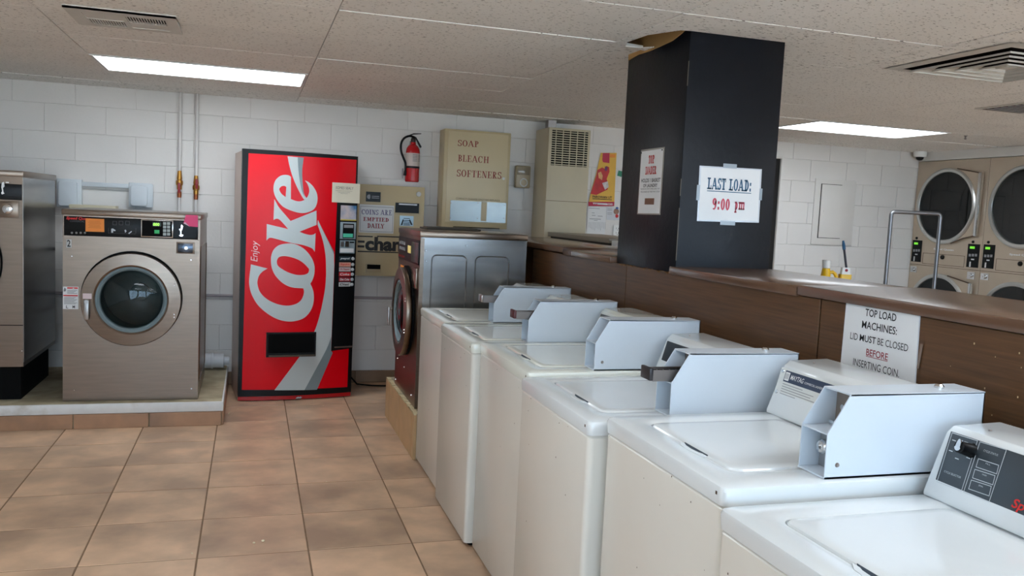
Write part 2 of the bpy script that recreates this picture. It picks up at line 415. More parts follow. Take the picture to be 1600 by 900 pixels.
for k, (a, b) in enumerate(WIN):
    fr = MB().box(a, b, YF-.14, YF-.06, .55, .6).box(a, b, YF-.14, YF-.06, 2.0, 2.05)
    for x in (a, (a+b)/2-.02, b-.04): fr.box(x, x+.04, YF-.14, YF-.06, .55, 2.05)
    fr = struct(fr.done('window_%d' % (k+1), FRM, smooth=False))
    for p, q in ((a+.04, (a+b)/2-.02), ((a+b)/2+.02, b-.04)):
        MB().box(p, q, YF-.103, YF-.097, .6, 2.0).done('pane', gm, fr, smooth=False)
# unseen street outside, coloured pale to bounce daylight onto the ceiling
struct(MB().box(-20, 24, -40, YF-.2, -.3, -.15).done('ground_outside', mat('pale_bounce_concrete', (190, 186, 178), .9, var=.1), smooth=False))
dw = MB().box(3.55, 3.7, YB+.2, YB+1.5, 0, 2.4).box(4.715, 4.8, YB+.2, YB+1.5, 0, 2.4).box(3.55, 4.8, YB+1.5, YB+1.6, 0, 2.4).box(3.55, 4.8, YB+.2, YB+1.5, 2.3, 2.4)
dw.box(3.55, 4.8, YB+.2, YB+1.6, -.1, 0)
struct(dw.done('wall_hallway', DARKROOM, smooth=False))
struct(MB().box(4.711, 4.727, YB-.012, YB+.2, 0, 2.09, .003).box(3.685, 3.715, YB-.012, YB+.2, 0, 2.09, .003).box(3.7, 4.715, YB-.012, YB+.2, 2.063, 2.09, .003).done('trim_2', PLAIN))

d1 = struct(MB().box(3.705, 4.71, YB+.006, YB+.05, .005, 2.062, .003).done('door_1', DARKROOM))
for z0, z1 in ((.2, .95), (1.1, 1.9)): MB().box(3.85, 4.55, YB+.002, YB+.006, z0, z1, .002).done('door_panel', DARKROOM, d1)
MB().lathe([(.02, 0), (.012, .012), (.028, .03), (.028, .05), (0, .06)], (3.79, YB+.006, 1.0), (0, -1, 0), 18, True, False).done('door_knob', BRASS, d1)

# ceiling --------------------------------------------------------------
CEILM = mat('ceiling_panel', (242, 239, 234), .85, var=.03, scale=2, rnd=.025, bump=.3, bscale=120)
nt = CEILM.node_tree; N = nt.nodes; b = N['Principled BSDF']           # fissures pressed into the mineral-fibre panels
src = b.inputs['Base Color'].links[0].from_socket
tc = N.new('ShaderNodeTexCoord'); mp = N.new('ShaderNodeMapping'); mp.inputs['Scale'].default_value = (28, 75, 1); nt.links.new(tc.outputs['Object'], mp.inputs[0])
nz = N.new('ShaderNodeTexNoise'); nz.inputs['Scale'].default_value = 1.6; nz.inputs['Detail'].default_value = 2; nt.links.new(mp.outputs[0], nz.inputs['Vector'])
rp = N.new('ShaderNodeValToRGB'); rp.color_ramp.elements[0].position = .635; rp.color_ramp.elements[1].position = .67; nt.links.new(nz.outputs['Fac'], rp.inputs[0])
mx = N.new('ShaderNodeMix'); mx.data_type = 'RGBA'; nt.links.new(rp.outputs[0], mx.inputs['Factor']); nt.links.new(src, mx.inputs['A']); mx.inputs['B'].default_value = L3((120, 114, 108))
nt.links.new(mx.outputs['Result'], b.inputs['Base Color'])
ceil = struct(MB().box(XL, XR, YF, YB, ZC+.25, ZC+.3).done('ceiling', mat('dark_plenum', (60, 54, 48), .9), smooth=False))
CX, CY, CW, CD = .318, 5.35, 1.2117, .605
LIGHTS = [(-1, 0), (3, 0), (-1, -6), (1, -8), (3, -7), (-1, -11), (1, -11), (3, -11)]  # first two are in view; the others are added out of view for light
PIL = (1.70, 2.15, 3.18, 3.78)
pm = MB().box(-CW/2+.002, CW/2-.002, -CD/2+.002, CD/2-.002, 0, .016, .0012, 1).done('panel', CEILM); panel_me = pm.data; bpy.data.objects.remove(pm)
def panel_poly(pts):
    mb = MB(); mb.prism(pts, lambda a, b: (a, b, ZC), lambda a, b: (a, b, ZC+.016)); return mb.done('panel', CEILM, ceil, smooth=False)
for i in range(-3, 7):
    for j in range(-14, 3):
        x0, x1 = max(CX+i*CW, XL), min(CX+(i+1)*CW, XR); y0, y1 = max(CY+j*CD, YF), min(CY+(j+1)*CD, YB)
        if x1-x0 < .03 or y1-y0 < .03 or (i, j) in LIGHTS: continue
        if (i, j) == (1, -4):     # cut round the pillar, torn open beside its face
            panel_poly([(x0+.002, y0+.002), (x1-.002, y0+.002), (x1-.002, y1-.002), (2.15, y1-.002), (2.15, 3.18), (1.70, 3.18), (1.66, 3.19), (1.585, 3.34), (1.57, y1-.002), (x0+.002, y1-.002)]); continue
        if (i, j) == (1, -3):
            panel_poly([(x0+.002, y0+.002), (1.58, y0+.002), (1.60, 3.60), (1.70, 3.62), (1.70, 3.78), (2.15, 3.78), (2.15, y0+.002), (x1-.002, y0+.002), (x1-.002, y1-.002), (x0+.002, y1-.002)]); continue
        if (i, j) == (2, -4) or (i, j) == (2, -5):   # opening of the square diffuser
            lo, hi = max(y0+.002, 2.74), min(y1-.002, 3.42)
            if lo > y0+.01: panel_poly([(x0+.002, y0+.002), (x1-.002, y0+.002), (x1-.002, lo), (x0+.002, lo)])
            if hi < y1-.01: panel_poly([(x0+.002, hi), (x1-.002, hi), (x1-.002, y1-.002), (x0+.002, y1-.002)])
            panel_poly([(x0+.002, lo), (2.9, lo), (2.9, hi), (x0+.002, hi)]); panel_poly([(3.58, lo), (x1-.002, lo), (x1-.002, hi), (3.58, hi)]); continue
        if x1-x0 > CW-.01 and y1-y0 > CD-.01:
            o = bpy.data.objects.new('panel', panel_me); COL.objects.link(o); o.parent = ceil
            o.location = ((x0+x1)/2, (y0+y1)/2, ZC+random.uniform(0, .003)); o.rotation_euler = (random.uniform(-.004, .004), random.uniform(-.0015, .0015), 0)
        else:
            MB().box(x0+.002, x1-.002, y0+.002, y1-.002, ZC, ZC+.016).done('panel', CEILM, ceil, smooth=False)
DIFF = mat('lamp_diffuser', (236, 246, 255), .5, emit=LAMP, var=0)
LBL = {(-1, -6): 'added unseen fluorescent ceiling panel over the open tiled floor', (1, -8): 'added unseen fluorescent ceiling panel over the near end of the top-load row', (3, -7): 'added unseen fluorescent ceiling panel over the floor beyond the partition', (-1, -11): 'added unseen fluorescent ceiling panel by the windows and left wall', (1, -11): 'added unseen fluorescent ceiling panel by the middle windows', (3, -11): 'added unseen fluorescent ceiling panel by the windows on the dryer side', (-1, 0): 'glowing white fluorescent ceiling panel above the numbered steel front-load washer', (3, 0): 'glowing white fluorescent ceiling panel between the dark pillar and the stacked dryers'}
for i, j in LIGHTS:
    x0, y0 = CX+i*CW, CY+j*CD; x1, y1 = x0+CW, y0+CD
    t = thing('ceiling_light', LBL[(i, j)], 'ceiling light', ((x0+x1)/2, (y0+y1)/2, ZC), 'fluorescent ceiling lights')
    f = MB()
    f.box(x0+.004, x1-.004, y0+.004, y0+.022, ZC-.004, ZC+.05).box(x0+.004, x1-.004, y1-.022, y1-.004, ZC-.004, ZC+.05)
    f.box(x0+.004, x0+.022, y0+.022, y1-.022, ZC-.004, ZC+.05).box(x1-.022, x1-.004, y0+.022, y1-.022, ZC-.004, ZC+.05).box(x0+.004, x1-.004, y0+.004, y1-.004, ZC+.05, ZC+.06)
    f.done('light_frame', mat('white_metal', (215, 213, 208), .4), t)
    MB().box(x0+.022, x1-.022, y0+.022, y1-.022, ZC+.002, ZC+.006).done('diffuser', DIFF, t, smooth=False)

# pillar ----------------------------------------------------------------
PNT = mat('dark_pillar_paint', (14, 17, 24), .38, var=.12, scale=4, spec=.22, bump=.25, bscale=35)
pil = struct(MB().box(PIL[0], PIL[1], PIL[2], PIL[3], 0, ZC+.25, .004).done('wall_pillar', PNT))
mb = MB()   # bare board showing above the ragged edge of the paint
mb.prism([(3.184, 2.244), (3.25, 2.224), (3.33, 2.207), (3.44, 2.202), (3.56, 2.198), (3.66, 2.202), (3.775, 2.192), (3.775, ZC+.25), (3.184, ZC+.25)], lambda a, b: (1.6975, a, b), lambda a, b: (1.702, a, b))
mb.done('bare_board', mat('brown_board', (176, 138, 84), .8, var=.08), pil, smooth=False)
MB().prism([(1.603, 3.60), (1.70, 3.60), (1.70, 3.50), (1.665, 3.56)], lambda a, b: (a, b, ZC-.012+(1.7-a)*.1), lambda a, b: (a, b, ZC-.008+(1.7-a)*.1)).done('torn_flap', CEILM, pil, smooth=False)
mb = MB()
for z0, z1, x in ((1.28, 1.5, 1.695), (1.55, 1.62, 1.697), (2.0, 2.1, 1.697)): mb.box(1.6985, 1.7015, 3.1785, 3.1815, z0, z1)
mb.done('chipped_edge', mat('chip', (96, 90, 80), .8), pil, smooth=False, kind='stuff')

# ================================================================== counter partition
WOOD = mat('dark_wood_laminate', (90, 60, 34), .42, var=.28, scale=3.5, stretch=(30, 1.2, 30), bump=.03, bscale=20)
WTOP = mat('brown_laminate_top', (104, 76, 58), .22, var=.12, scale=4, stretch=(3, 1, 1), dark=(134, 112, 94), dthr=.62)
CHIP = mat('pale_chip', (190, 168, 130), .7)
c = thing('partition_counter', 'long dark wood laminate partition with brown counter top behind the white top-load washers', 'counter', (1.9, 2.2, 0))
for y0, y1 in ((3.622, 5.0), (2.203, 3.618), (-.6, 2.197)):
    p = MB().box(1.682, 1.698, y0, y1, 0, 1.228, .002, 1).done('front_panel', WOOD, c)
MB().box(2.13, 2.15, -.6, 3.17, 0, 1.22).done('rear_panel', WOOD, c, smooth=False)
MB().box(2.13, 2.15, 3.79, 6.1, 0, 1.22).done('rear_panel', WOOD, c, smooth=False)
MB().box(1.7, 2.13, 6.08, 6.1, 0, 1.22).done('end_panel', WOOD, c, smooth=False)
MB().box(1.7, 2.13, -.6, -.58, 0, 1.22).done('end_panel', WOOD, c, smooth=False)
for y0, y1, z, tl in ((3.785, 4.445, 1.257, 0), (4.455, 6.2, 1.268, 0), (2.31, 3.177, 1.256, 0), (-.62, 2.303, 1.262, 0)):
    MB().box(1.668, 2.175, y0, y1, z-.032, z, .004).done('counter_top', WTOP, c)
for ya, yb in ((2.2, 1.3),):
    mb = MB()
    for k in range(26):
        y, z = random.uniform(1.3, 2.1), random.uniform(1.0, 1.2); s = random.uniform(.0006, .0017)
        mb.box(1.6812, 1.6822, y-s, y+s, z-s*1.6, z+s*1.6)
    mb.done('paint_specks', CHIP, c, smooth=False, kind='stuff')
mb = MB()
for k in range(18):
    y, z = random.uniform(3.2, 3.7), 1.226; s = random.uniform(.003, .012)
    mb.box(1.681, 1.7, y-s, y+s, z-random.uniform(.0, .006), z+.003)
mb.done('chipped_edge', mat('tan_chip', (128, 92, 56), .8), c, smooth=False, kind='stuff')

# ================================================================== top-load washers
NAVY = mat('navy_label', (38, 52, 78), .4); SLATE = mat('slate_panel', (52, 60, 66), .35, var=.05)
LINE = mat('pale_print', (190, 196, 200), .5)
def top_loader(X, Y0, Y1, zt, label, style, slide=None, lock=True, bolt=True, skin=WHITE_E, face=WHITE_F):
    t = thing('top_load_washer', label, 'washer', (X+.34, (Y0+Y1)/2, 0), 'white top-load washers along the partition')
    XB = X+.695
    rect = lambda i, z: [(a, b, z) for a, b in rrect(X+i, XB-i, Y0+i, Y1-i, .018, 4)]
    MB().loops([rect(.03, 0), rect(.03, .03)]).done('plinth', BLACKM, t)
    MB().loops([rect(.004, .022), rect(.002, .026), rect(.002, zt-.05), rect(.006, zt-.044)]).done('cabinet', face, t)
    lx0, lx1, ly0, ly1 = X+.085, X+.488, Y0+.105, Y1-.085
    lid = lambda i, z: [(a, b, z) for a, b in rrect(lx0+i, lx1-i, ly0+i, ly1-i, .028-i*.5, 4)]
    tp = MB().loops([rect(0, zt-.042), rect(-.002, zt-.012), rect(.001, zt-.004), rect(.009, zt), lid(-.022, zt), lid(-.014, zt-.0025), lid(-.003, zt-.004), lid(-.003, zt-.03)], True, False).done('top_panel', skin, t)
    ld = MB().loops([lid(0, zt-.03), lid(0, zt-.005), lid(.003, zt-.001), lid(.009, zt+.001), lid(.03, zt+.0015)]).done('lid', skin, t)
    ym = (ly0+ly1)/2-.04
    MB().prism([(lx0-.004, ym-.06), (lx0-.02, ym-.035), (lx0-.024, ym), (lx0-.02, ym+.035), (lx0-.004, ym+.06)], lambda a, b: (a, b, zt-.003), lambda a, b: (a, b, zt+.0006)).done('finger_pull', skin, ld)
    MB().prism([(lx0+.002, ym-.055), (lx0-.008, ym-.03), (lx0-.0105, ym), (lx0-.008, ym+.03), (lx0+.002, ym+.055)], lambda a, b: (a, b, zt-.002), lambda a, b: (a, b, zt+.001)).done('finger_slot', mat('shadow_gap', (40, 52, 64), .6), ld)
    mb = MB()
    for k in range(9):
        y = random.uniform(Y0+.02, Y1-.02); s = random.uniform(.0005, .0014); z = zt-.045-random.random()**2*.5
        mb.box(X+.0015, X+.0022, y-s, y+s, z-s*1.5, z+s*1.5)
    mb.box(X-.0024, X-.0018, Y0+.022, Y0+.028, zt-.022, zt-.015)
    mb.done('rust_chips', mat('rust_chip', (70, 50, 36), .8), t, smooth=False, kind='stuff')
    # console
    X0, k = X+.503, .28; cy0, cy1 = Y0+.11, Y1-.008
    if style == 'selector': cy0 = Y0+.02
    prof = [(X0-.012, zt), (X0-.01, zt+.012), (X0+k*.132, zt+.136), (X0+k*.15+.012, zt+.15), (XB-.01, zt+.154), (XB, zt+.145), (XB, zt)]
    cs = MB().prism(prof, lambda a, b: (a, cy0, b), lambda a, b: (a, cy1, b), .004).done('console', skin, t)
    fr = Fr((X0-.0045, cy1, zt), (0, -1, 0), (k, 0, 1))
    if style == 'selector':
        u0, v0 = fr.px(1462, 756); _, v1 = fr.px(1490, 675); u0 = fr.px(1476, 715)[0]; u1 = cy1-cy0-.012
        pn = fr.box(MB(), u0, u1, v0, v1, .002, .006, .001).done('control_panel', SLATE, cs)
        q = MB()
        def outline(px):
            uv = [fr.px(*p) for p in px]
            for a, b in zip(uv, uv[1:]+uv[:1]):
                d = Vector((b[0]-a[0], b[1]-a[1])).normalized()*.0007; n_ = Vector((-d.y, d.x))
                fr.poly(q, [[(a[0]+n_.x-d.x, a[1]+n_.y-d.y), (b[0]+n_.x+d.x, b[1]+n_.y+d.y), (b[0]-n_.x+d.x, b[1]-n_.y+d.y), (a[0]-n_.x-d.x, a[1]-n_.y-d.y)]], .0068)
        C = lambda x, y: (1440+x*.2222, 640+y*.2222)
        outline([C(232, 168), C(410, 225), C(297, 578), C(125, 512)]); outline([C(428, 232), C(614, 288), C(492, 655), C(312, 585)])
        outline([C(417, 350), C(560, 397), C(545, 457), C(400, 408)]); outline([C(392, 425), C(534, 470), C(518, 534), C(375, 485)]); outline([C(367, 500), C(508, 545), C(492, 612), C(348, 562)])
        T = lambda s_, a, b, h: (lambda A, B: fr.text(q, s_, A[0], B[0], (A[1]+B[1])/2-h/2, (A[1]+B[1])/2+h/2, .0068))(fr.px(*C(*a)), fr.px(*C(*b)))
        T('CYCLE SELECTOR', (175, 437), (293, 483), .0042); T('CYCLE STATUS', (453, 293), (555, 325), .0042)
        T('FILL', (468, 383), (502, 395), .003); T('WASH', (442, 460), (474, 470), .003); T('SPIN', (418, 537), (448, 548), .003)
        for a in ((295, 222), (330, 235), (370, 262), (345, 345), (265, 350), (245, 222), (222, 295)):
            A = fr.px(*C(*a)); fr.poly(q, [[(A[0]-.005, A[1]-.001), (A[0]+.005, A[1]-.001), (A[0]+.005, A[1]+.001), (A[0]-.005, A[1]+.001)]], .0068)
        q.done('panel_print', LINE, pn, smooth=False)
        A = fr.px(1521, 705)
        kn = MB().lathe([(.016, .0), (.014, .004), (.0125, .034), (.0, .034)], fr.w(A[0], A[1], .006), fr.N, 24, True, False).done('selector_knob', BLACK, pn)
        B = A
        MB().loops([[fr.w(B[0]+.008*math.cos(a_)*(1 if math.sin(a_) < 0 else .7), B[1]+(.009 if math.sin(a_) < 0 else .016)*math.sin(a_), n_) for a_ in [i*math.pi/10 for i in range(20)]] for n_ in (.041, .044)]).done('pointer', CHROME, kn)
        a = fr.px(1585, 788); fr.text(q2 := MB(), 'Speed Queen', a[0], a[0]+.16, a[1]-.012, a[1]+.012, .0068, bold=.02, shear=.2); q2.done('brand_print', REDW, pn, smooth=False)
    elif style == 'label':
        pn = fr.box(MB(), .004, cy1-cy0-.02, .055, .135, .002, .0035).done('label_plate', mat('white_label', (214, 216, 212), .3), cs)
        st = fr.box(MB(), .028, cy1-cy0-.02, .098, .13, .0036, .0042).done('label_strip', NAVY, pn)
        q = MB(); fr.text(q, 'MAYTAG', .056, .115, .108, .122, .0046, bold=.01, shear=.25); fr.text(q, 'COMMERCIAL LAUNDRY', .119, .20, .109, .115, .0046)
        fr.box(q, .031, .05, .102, .126, .0043, .0046); q.done('brand_print', PAPER, st, smooth=False)
        q = MB()
        for i_, (a, b, v) in enumerate(((.03, .12, .09), (.03, .17, .083), (.03, .16, .076), (.03, .18, .069), (.03, .1, .062))): fr.box(q, a, b, v, v+.0022, .0036, .004)
        for i_ in range(3): fr.box(q, .034+i_*.005, .0365+i_*.005, .106, .122, .0047, .005)
        q.done('fine_print', GREY, pn, smooth=False)
        for v in (.125, .064):
            MB().lathe([(.006, 0), (.005, .003), (0, .003)], fr.w(.015, v, .0035), fr.N, 14, True, False).done('screw', CHROME, pn)
    else:
        fr.box(MB(), .02, cy1-cy0-.02, .06, .132, .001, .004, .001).done('control_panel', BLACK, cs)
    MB().lathe([(.004, 0), (.003, .003), (0, .003)], (XB-.1, cy1-.06, zt+.152), (0, 0, 1), 10, True, False).done('screw', SLIDE, cs)
    if style == 'selector': return t
    # coin box
    a0, b0, b1, z = 1.158+X-.91, Y0+.012, Y0+.102, zt+.001
    sh = [(a0, z), (a0, z+.098), (a0+.052, z+.182), (a0+.412, z+.18), (a0+.412, z)]
    cbx = MB().prism(sh, lambda a, b: (a, b0, b), lambda a, b: (a, b0+.003, b)).prism(sh, lambda a, b: (a, b1-.003, b), lambda a, b: (a, b1, b))
    cbx.box(a0+.052, a0+.412, b0, b1, z+.1785, z+.182).box(a0+.409, a0+.412, b0, b1, z, z+.18).box(a0-.001, a0+.4, b0, b1, z, z+.004).box(a0, a0+.13, b0+.003, b1-.003, z+.095, z+.098)
    cbx = cbx.done('coin_box', mat('coin_box_enamel', (202, 211, 220), .3, var=.02), t)
    MB().box(a0+.085, a0+.09, b0+.003, b1-.003, z+.098, z+.178).done('slide_plate', mat('dull_plate', (150, 140, 132), .5, .3, var=.12), cbx)
    MB().box(a0+.05, a0+.055, b0+.003, b1-.003, z+.004, z+.095).done('cash_door', mat('grey_metal', (170, 172, 174), .4, .6), cbx)
    if lock:
        MB().lathe([(.016, 0), (.016, .022), (.013, .026), (.006, .026), (.006, .018), (0, .018)], (a0+.05, b0+.052, z+.056), (-1, 0, 0), 24, True, False).done('lock', CHROME, cbx)
    MB().lathe([(.011, 0), (.011, .004), (.007, .009), (0, .01)], (a0+.33, (b0+b1)/2+.005, z+.182), (0, 0, 1), 16, True, False).done('lock_cap', CHROME, cbx)
    if bolt: MB().lathe([(.0055, 0), (.004, .0025), (0, .0025)], (a0+.03, b0, z+.03), (0, -1, 0), 14, True, False).done('rivet', SLIDE, cbx)
    ym = (b0+b1)/2
    if slide:
        s = MB().box(a0-.05, a0+.09, ym-.026, ym-.023, z+.1, z+.132).box(a0-.05, a0+.09, ym+.023, ym+.026, z+.1, z+.132).box(a0-.05, a0+.09, ym-.023, ym+.023, z+.118, z+.124)
        s = s.done('coin_slide', SLIDE, cbx)
        MB().box(a0-.062, a0-.05, ym-.03, ym+.03, z+.102, z+.138, .003).done('slide_handle', mat(*slide), s)
        mb = MB()
        for i_ in range(5): mb.box(a0-.035+i_*.02, a0-.022+i_*.02, ym-.016, ym+.016, z+.124, z+.1265)
        mb.done('coin_slots', SLOT, s, smooth=False)
    else:
        MB().lathe([(.008, 0), (.007, .008), (0, .009)], (a0+.085, ym+.012, z+.14), (-1, 0, 0), 14, True, False).box(a0+.05, a0+.085, ym-.02, ym+.02, z+.1, z+.112, .003).done('slide_hardware', CHROME, cbx)
    return t
DKH = ('slide_handle_dark', (44, 40, 42), .4); RDH = ('slide_handle_red', (86, 42, 46), .4)
top_loader(.90, .795, 1.44, .887, 'white top-load washer with slate cycle panel, black selector knob and red lettering', 'selector')
top_loader(.925, 1.465, 2.065, .915, 'white top-load washer with navy label strip on its console, under the taped lid sign', 'label', None)
top_loader(.89, 2.095, 2.71, .893, 'white top-load washer standing forward with dark coin slide pulled out, next to the labelled-console washer', 'plain', DKH, False, False)
top_loader(.925, 2.735, 3.395, .902, 'white top-load washer whose coin box has no slide, below the dark pillar', 'plain', None, True, True, CREAM)
top_loader(.897, 3.41, 4.03, .892, 'white top-load washer with dark red tipped coin slide and chipped front corner', 'plain', RDH, False, False, CREAM)
top_loader(.925, 4.055, 4.705, .889, 'white top-load washer at the row end against the steel front-load washer', 'plain', ('slide_handle_steel', (150, 140, 134), .3, .9), False, False, CREAM)

# ================================================================== front-load washers
def glass_mat(name, tint, gloss=.12):
    if name in MATS: return MATS[name]
    m = bpy.data.materials.new(name); m.use_nodes = True; nt = m.node_tree; nt.nodes.clear()
    o = nt.nodes.new('ShaderNodeOutputMaterial'); x = nt.nodes.new('ShaderNodeMixShader'); t = nt.nodes.new('ShaderNodeBsdfTransparent'); g = nt.nodes.new('ShaderNodeBsdfGlossy'); f = nt.nodes.new('ShaderNodeLayerWeight'); f.inputs[0].default_value = .5; pw = nt.nodes.new('ShaderNodeMath'); pw.operation = 'POWER'; pw.inputs[1].default_value = 5
    a = nt.nodes.new('ShaderNodeMath'); a.operation = 'ADD'; a.inputs[1].default_value = gloss
    t.inputs[0].default_value = L3(tint); g.inputs['Roughness'].default_value = .03; nt.links.new(f.outputs['Facing'], pw.inputs[0])
    nt.links.new(pw.outputs[0], a.inputs[0]); nt.links.new(a.outputs[0], x.inputs[0]); nt.links.new(t.outputs[0], x.inputs[1]); nt.links.new(g.outputs[0], x.inputs[2]); nt.links.new(x.outputs[0], o.inputs[0])
    MATS[name] = m; return m
DGLASS = glass_mat('door_glass', (178, 190, 192), .03); YGLASS = glass_mat('dryer_glass', (80, 96, 88), .06)
DRUM = mat('drum_steel', (96, 98, 92), .45, .9, var=.15)
def circ(cu, cv, r, n=48): return [(cu+r*math.cos(2*math.pi*i/n), cv+r*math.sin(2*math.pi*i/n)) for i in range(n)]
def front_plate(fr, w_, v0, v1, holes, d, mt, name, parent):
    """hollow sheet-metal body with round openings in its front"""
    mb = MB(); fr.poly(mb, [[(0, v0), (w_, v0), (w_, v1), (0, v1)]]+[circ(*h) for h in holes], 0)
    mb.loops([[fr.w(a, b, n_) for a, b in ((0, v0), (w_, v0), (w_, v1), (0, v1))] for n_ in (0, -d)], False, True)
    return mb.done(name, mt, parent, smooth=False, recalc=False)
def drum(fr, cu, cv, r, d, parent, mt):
    c_ = fr.w(cu, cv, 0)
    return MB().lathe([(r, .0), (r, .05), (r*1.12, .06), (r*1.12, d), (r*.3, d-.01), (r*.28, d-.04), (0, d-.04)], c_, -fr.N, 40, False, False).done('drum', mt, parent)
def front_loader(fr, w_, h, d, cu, cv, R, label, steel=STEEL, ph=(.0, .0), side=None, handle=True, cat='washer', base=None):
    t = thing('front_load_washer', label, cat, tuple(fr.w(w_/2, 0, -d/2)), 'stainless front-load washers')
    body = front_plate(fr, w_, 0, h-.035, [(cu, cv, R*.70)], d, steel, 'body', t)
    fr.box(MB(), -.006, w_+.006, h-.035, h, -d-.004, .006, .004).done('top_cover', steel, t)
    drum(fr, cu, cv, R*.70, min(.42, d-.1), t, DRUM)
    MB().lathe([(R*.72, .001), (R*1.015, .001), (R*1.015, .012), (R*.72, .012)], fr.w(cu, cv+.004, 0), fr.N, 56, False, False).done('door_gasket', BLACKM, t)
    dr = MB().lathe([(R*.715, .013), (R*.98, .013), (R, .022), (R, .042), (R*.985, .05), (R*.75, .056), (R*.715, .05), (R*.715, .013)], fr.w(cu, cv-.003, 0), fr.N, 64, False, False).done('door', steel, t)
    MB().lathe([(R*.71, .03), (R*.71, .048), (R*.67, .05), (R*.635, .04), (R*.62, .02), (R*.62, .01)], fr.w(cu, cv-.003, 0), fr.N, 56, False, False).done('door_trim', mat('grey_rubber', (122, 138, 142), .5, spec=.3), dr)
    MB().lathe([(R*.625, .02), (R*.55, .034), (R*.4, .05), (R*.2, .06), (0, .063)], fr.w(cu, cv-.003, 0), fr.N, 48, False, False).done('door_glass', DGLASS, dr)
    for v in (.1, -.1):
        for q in (-.009, .009):
            MB().lathe([(.005, 0), (.004, .004), (0, .004)], fr.w(cu+R*.86, cv+v*R/.29+q, .052), fr.N, 10, True, False).done('hinge_bolt', CHROME, dr)
    hb = MB().lathe([(.012, 0), (.012, .03), (0, .03)], fr.w(cu-R*.86, cv-.015, .05), fr.N, 14, True, False)
    fr.box(hb, cu-R*.86-.014, cu-R*.86+.014, cv-.125, cv-.005, .066, .08, .004); hb.done('door_handle', mat('handle_metal', (170, 166, 162), .35, .9), dr)
    return t, body

# washer with the number 2
fr = Fr((-1.092, 5.72, .1545), (1, 0, 0), (0, 0, 1)); w2, h2 = .784, 1.186
t, body = front_loader(fr, w2, h2, .83, .392, .645, .289, 'stainless front-load washer marked 2 with round glass door on the white plinth')
A = fr.rect(100, 337, 313, 373)
pn = fr.box(MB(), .008, w2-.012, 1.026, 1.144, .0, .004, .001).done('control_panel', BLACK, t)
C = lambda x, y: (90+x*.15, 320+y*.15)
def P(mb, x0, y0, x1, y1, n0, n1, r=0): return fr.pbox(mb, *C(x0, y0), *C(x1, y1), n0, n1, r)
fb = MB()
for a, b_, c_, d_ in ((0, w2-.004, 1.144, 1.149), (0, w2-.004, 1.018, 1.025), (.002, .006, 1.018, 1.149), (w2-.01, w2-.005, 1.018, 1.149)): fr.box(fb, a, b_, c_, d_, 0, .007)
fb.done('panel_rim', STEEL, pn, smooth=False)
q = MB(); fr.text(q, 'Speed Queen', *fr.rect(*C(92, 126), *C(345, 164)), .0048, bold=.03, shear=.2); q.done('brand_print', REDW, pn, smooth=False)
q = MB(); fr.text(q, 'COMMERCIAL', *fr.rect(*C(130, 163), *C(280, 180)), .0045)
for x in (575, 640, 708): P(q, x, 170, x+42, 173, .0042, .0045); P(q, x, 207, x+42, 210, .0042, .0045); P(q, x, 170, x+3, 210, .0042, .0045); P(q, x+39, 170, x+42, 210, .0042, .0045)
for x in (530, 815): P(q, x, 240, x+2, 300, .0042, .0045)
P(q, 530, 298, 815, 300, .0042, .0045); q.done('panel_print', mat('dim_print', (84, 84, 84), .5), pn, smooth=False)
for x in (150, 197, 242, 286):
    a = fr.px(*C(x, 292)); MB().lathe([(.0065, 0), (.0055, .003), (0, .003)], fr.w(a[0], a[1], .004), fr.N, 12, True, False).done('indicator', mat('dull_lens', (120, 118, 114), .4), pn)
q = MB()
for pts in ([(560, 250), (575, 245), (607, 265), (600, 275), (580, 270), (580, 290), (560, 290)], [(698, 262), (710, 258), (720, 275), (705, 292)], [(738, 295), (770, 272), (776, 280), (745, 305)]): fr.poly(q, [[fr.px(*C(*p)) for p in pts]], .0048)
q.done('dispenser_icons', LINE, pn, smooth=False, kind='stuff')
df = P(MB(), 870, 155, 1205, 340, .004, .009, .002).done('display_frame', CHROME, pn); P(MB(), 880, 166, 1195, 330, .009, .0095).done('display_panel', BLACKM, df, smooth=False)
P(MB(), 990, 183, 1080, 224, .0095, .0105).done('display', mat('display_dark_green', (34, 60, 20), .3), df, smooth=False)
q = MB(); fr.text(q, '000', *fr.rect(*C(997, 189), *C(1062, 219)), .011, bold=.03, shear=.1); q.done('digits', mat('digit_green', (150, 235, 70), .4, emit=1.2), df, smooth=False)
P(MB(), 1010, 262, 1062, 300, .0095, .012, .001).done('start_button', mat('green_button', (34, 150, 84), .4, emit=.25), df)
for i in range(2):
    for j in range(4): P(MB(), 1100+i*41, 180+j*37, 1133+i*41, 209+j*37, .0095, .011).done('key', mat('grey_key', (168, 176, 172), .4), df, smooth=False)
P(MB(), 1220, 180, 1440, 345, .004, .0055).done('coin_plate', mat('smoked_plate', (12, 15, 18), .35, spec=.2), pn, smooth=False)
q = MB()
for pts in ([(1288, 205), (1308, 220), (1300, 255), (1285, 250)], [(1266, 255), (1290, 245), (1300, 262), (1275, 268)], [(1280, 265), (1290, 265), (1290, 310), (1280, 310)], [(1266, 318), (1288, 306), (1312, 314), (1300, 330), (1276, 328)]): fr.poly(q, [[fr.px(*C(*p)) for p in pts]], .0075)
q.done('coin_return', CHROME, pn, smooth=False)
st = P(MB(), 92, 360, 146, 445, 0, .0012).done('number_sticker', mat('sticker_grey', (190, 190, 188), .5), t, smooth=False)
q = MB(); fr.text(q, '2', *fr.rect(*C(99, 366), *C(136, 437)), .0018, bold=.02); q.done('number', INKB, st, smooth=False)
cb_ = P(MB(), 1238, 390, 1428, 508, 0, .006, .002).done('coin_box_frame', STEEL, t)
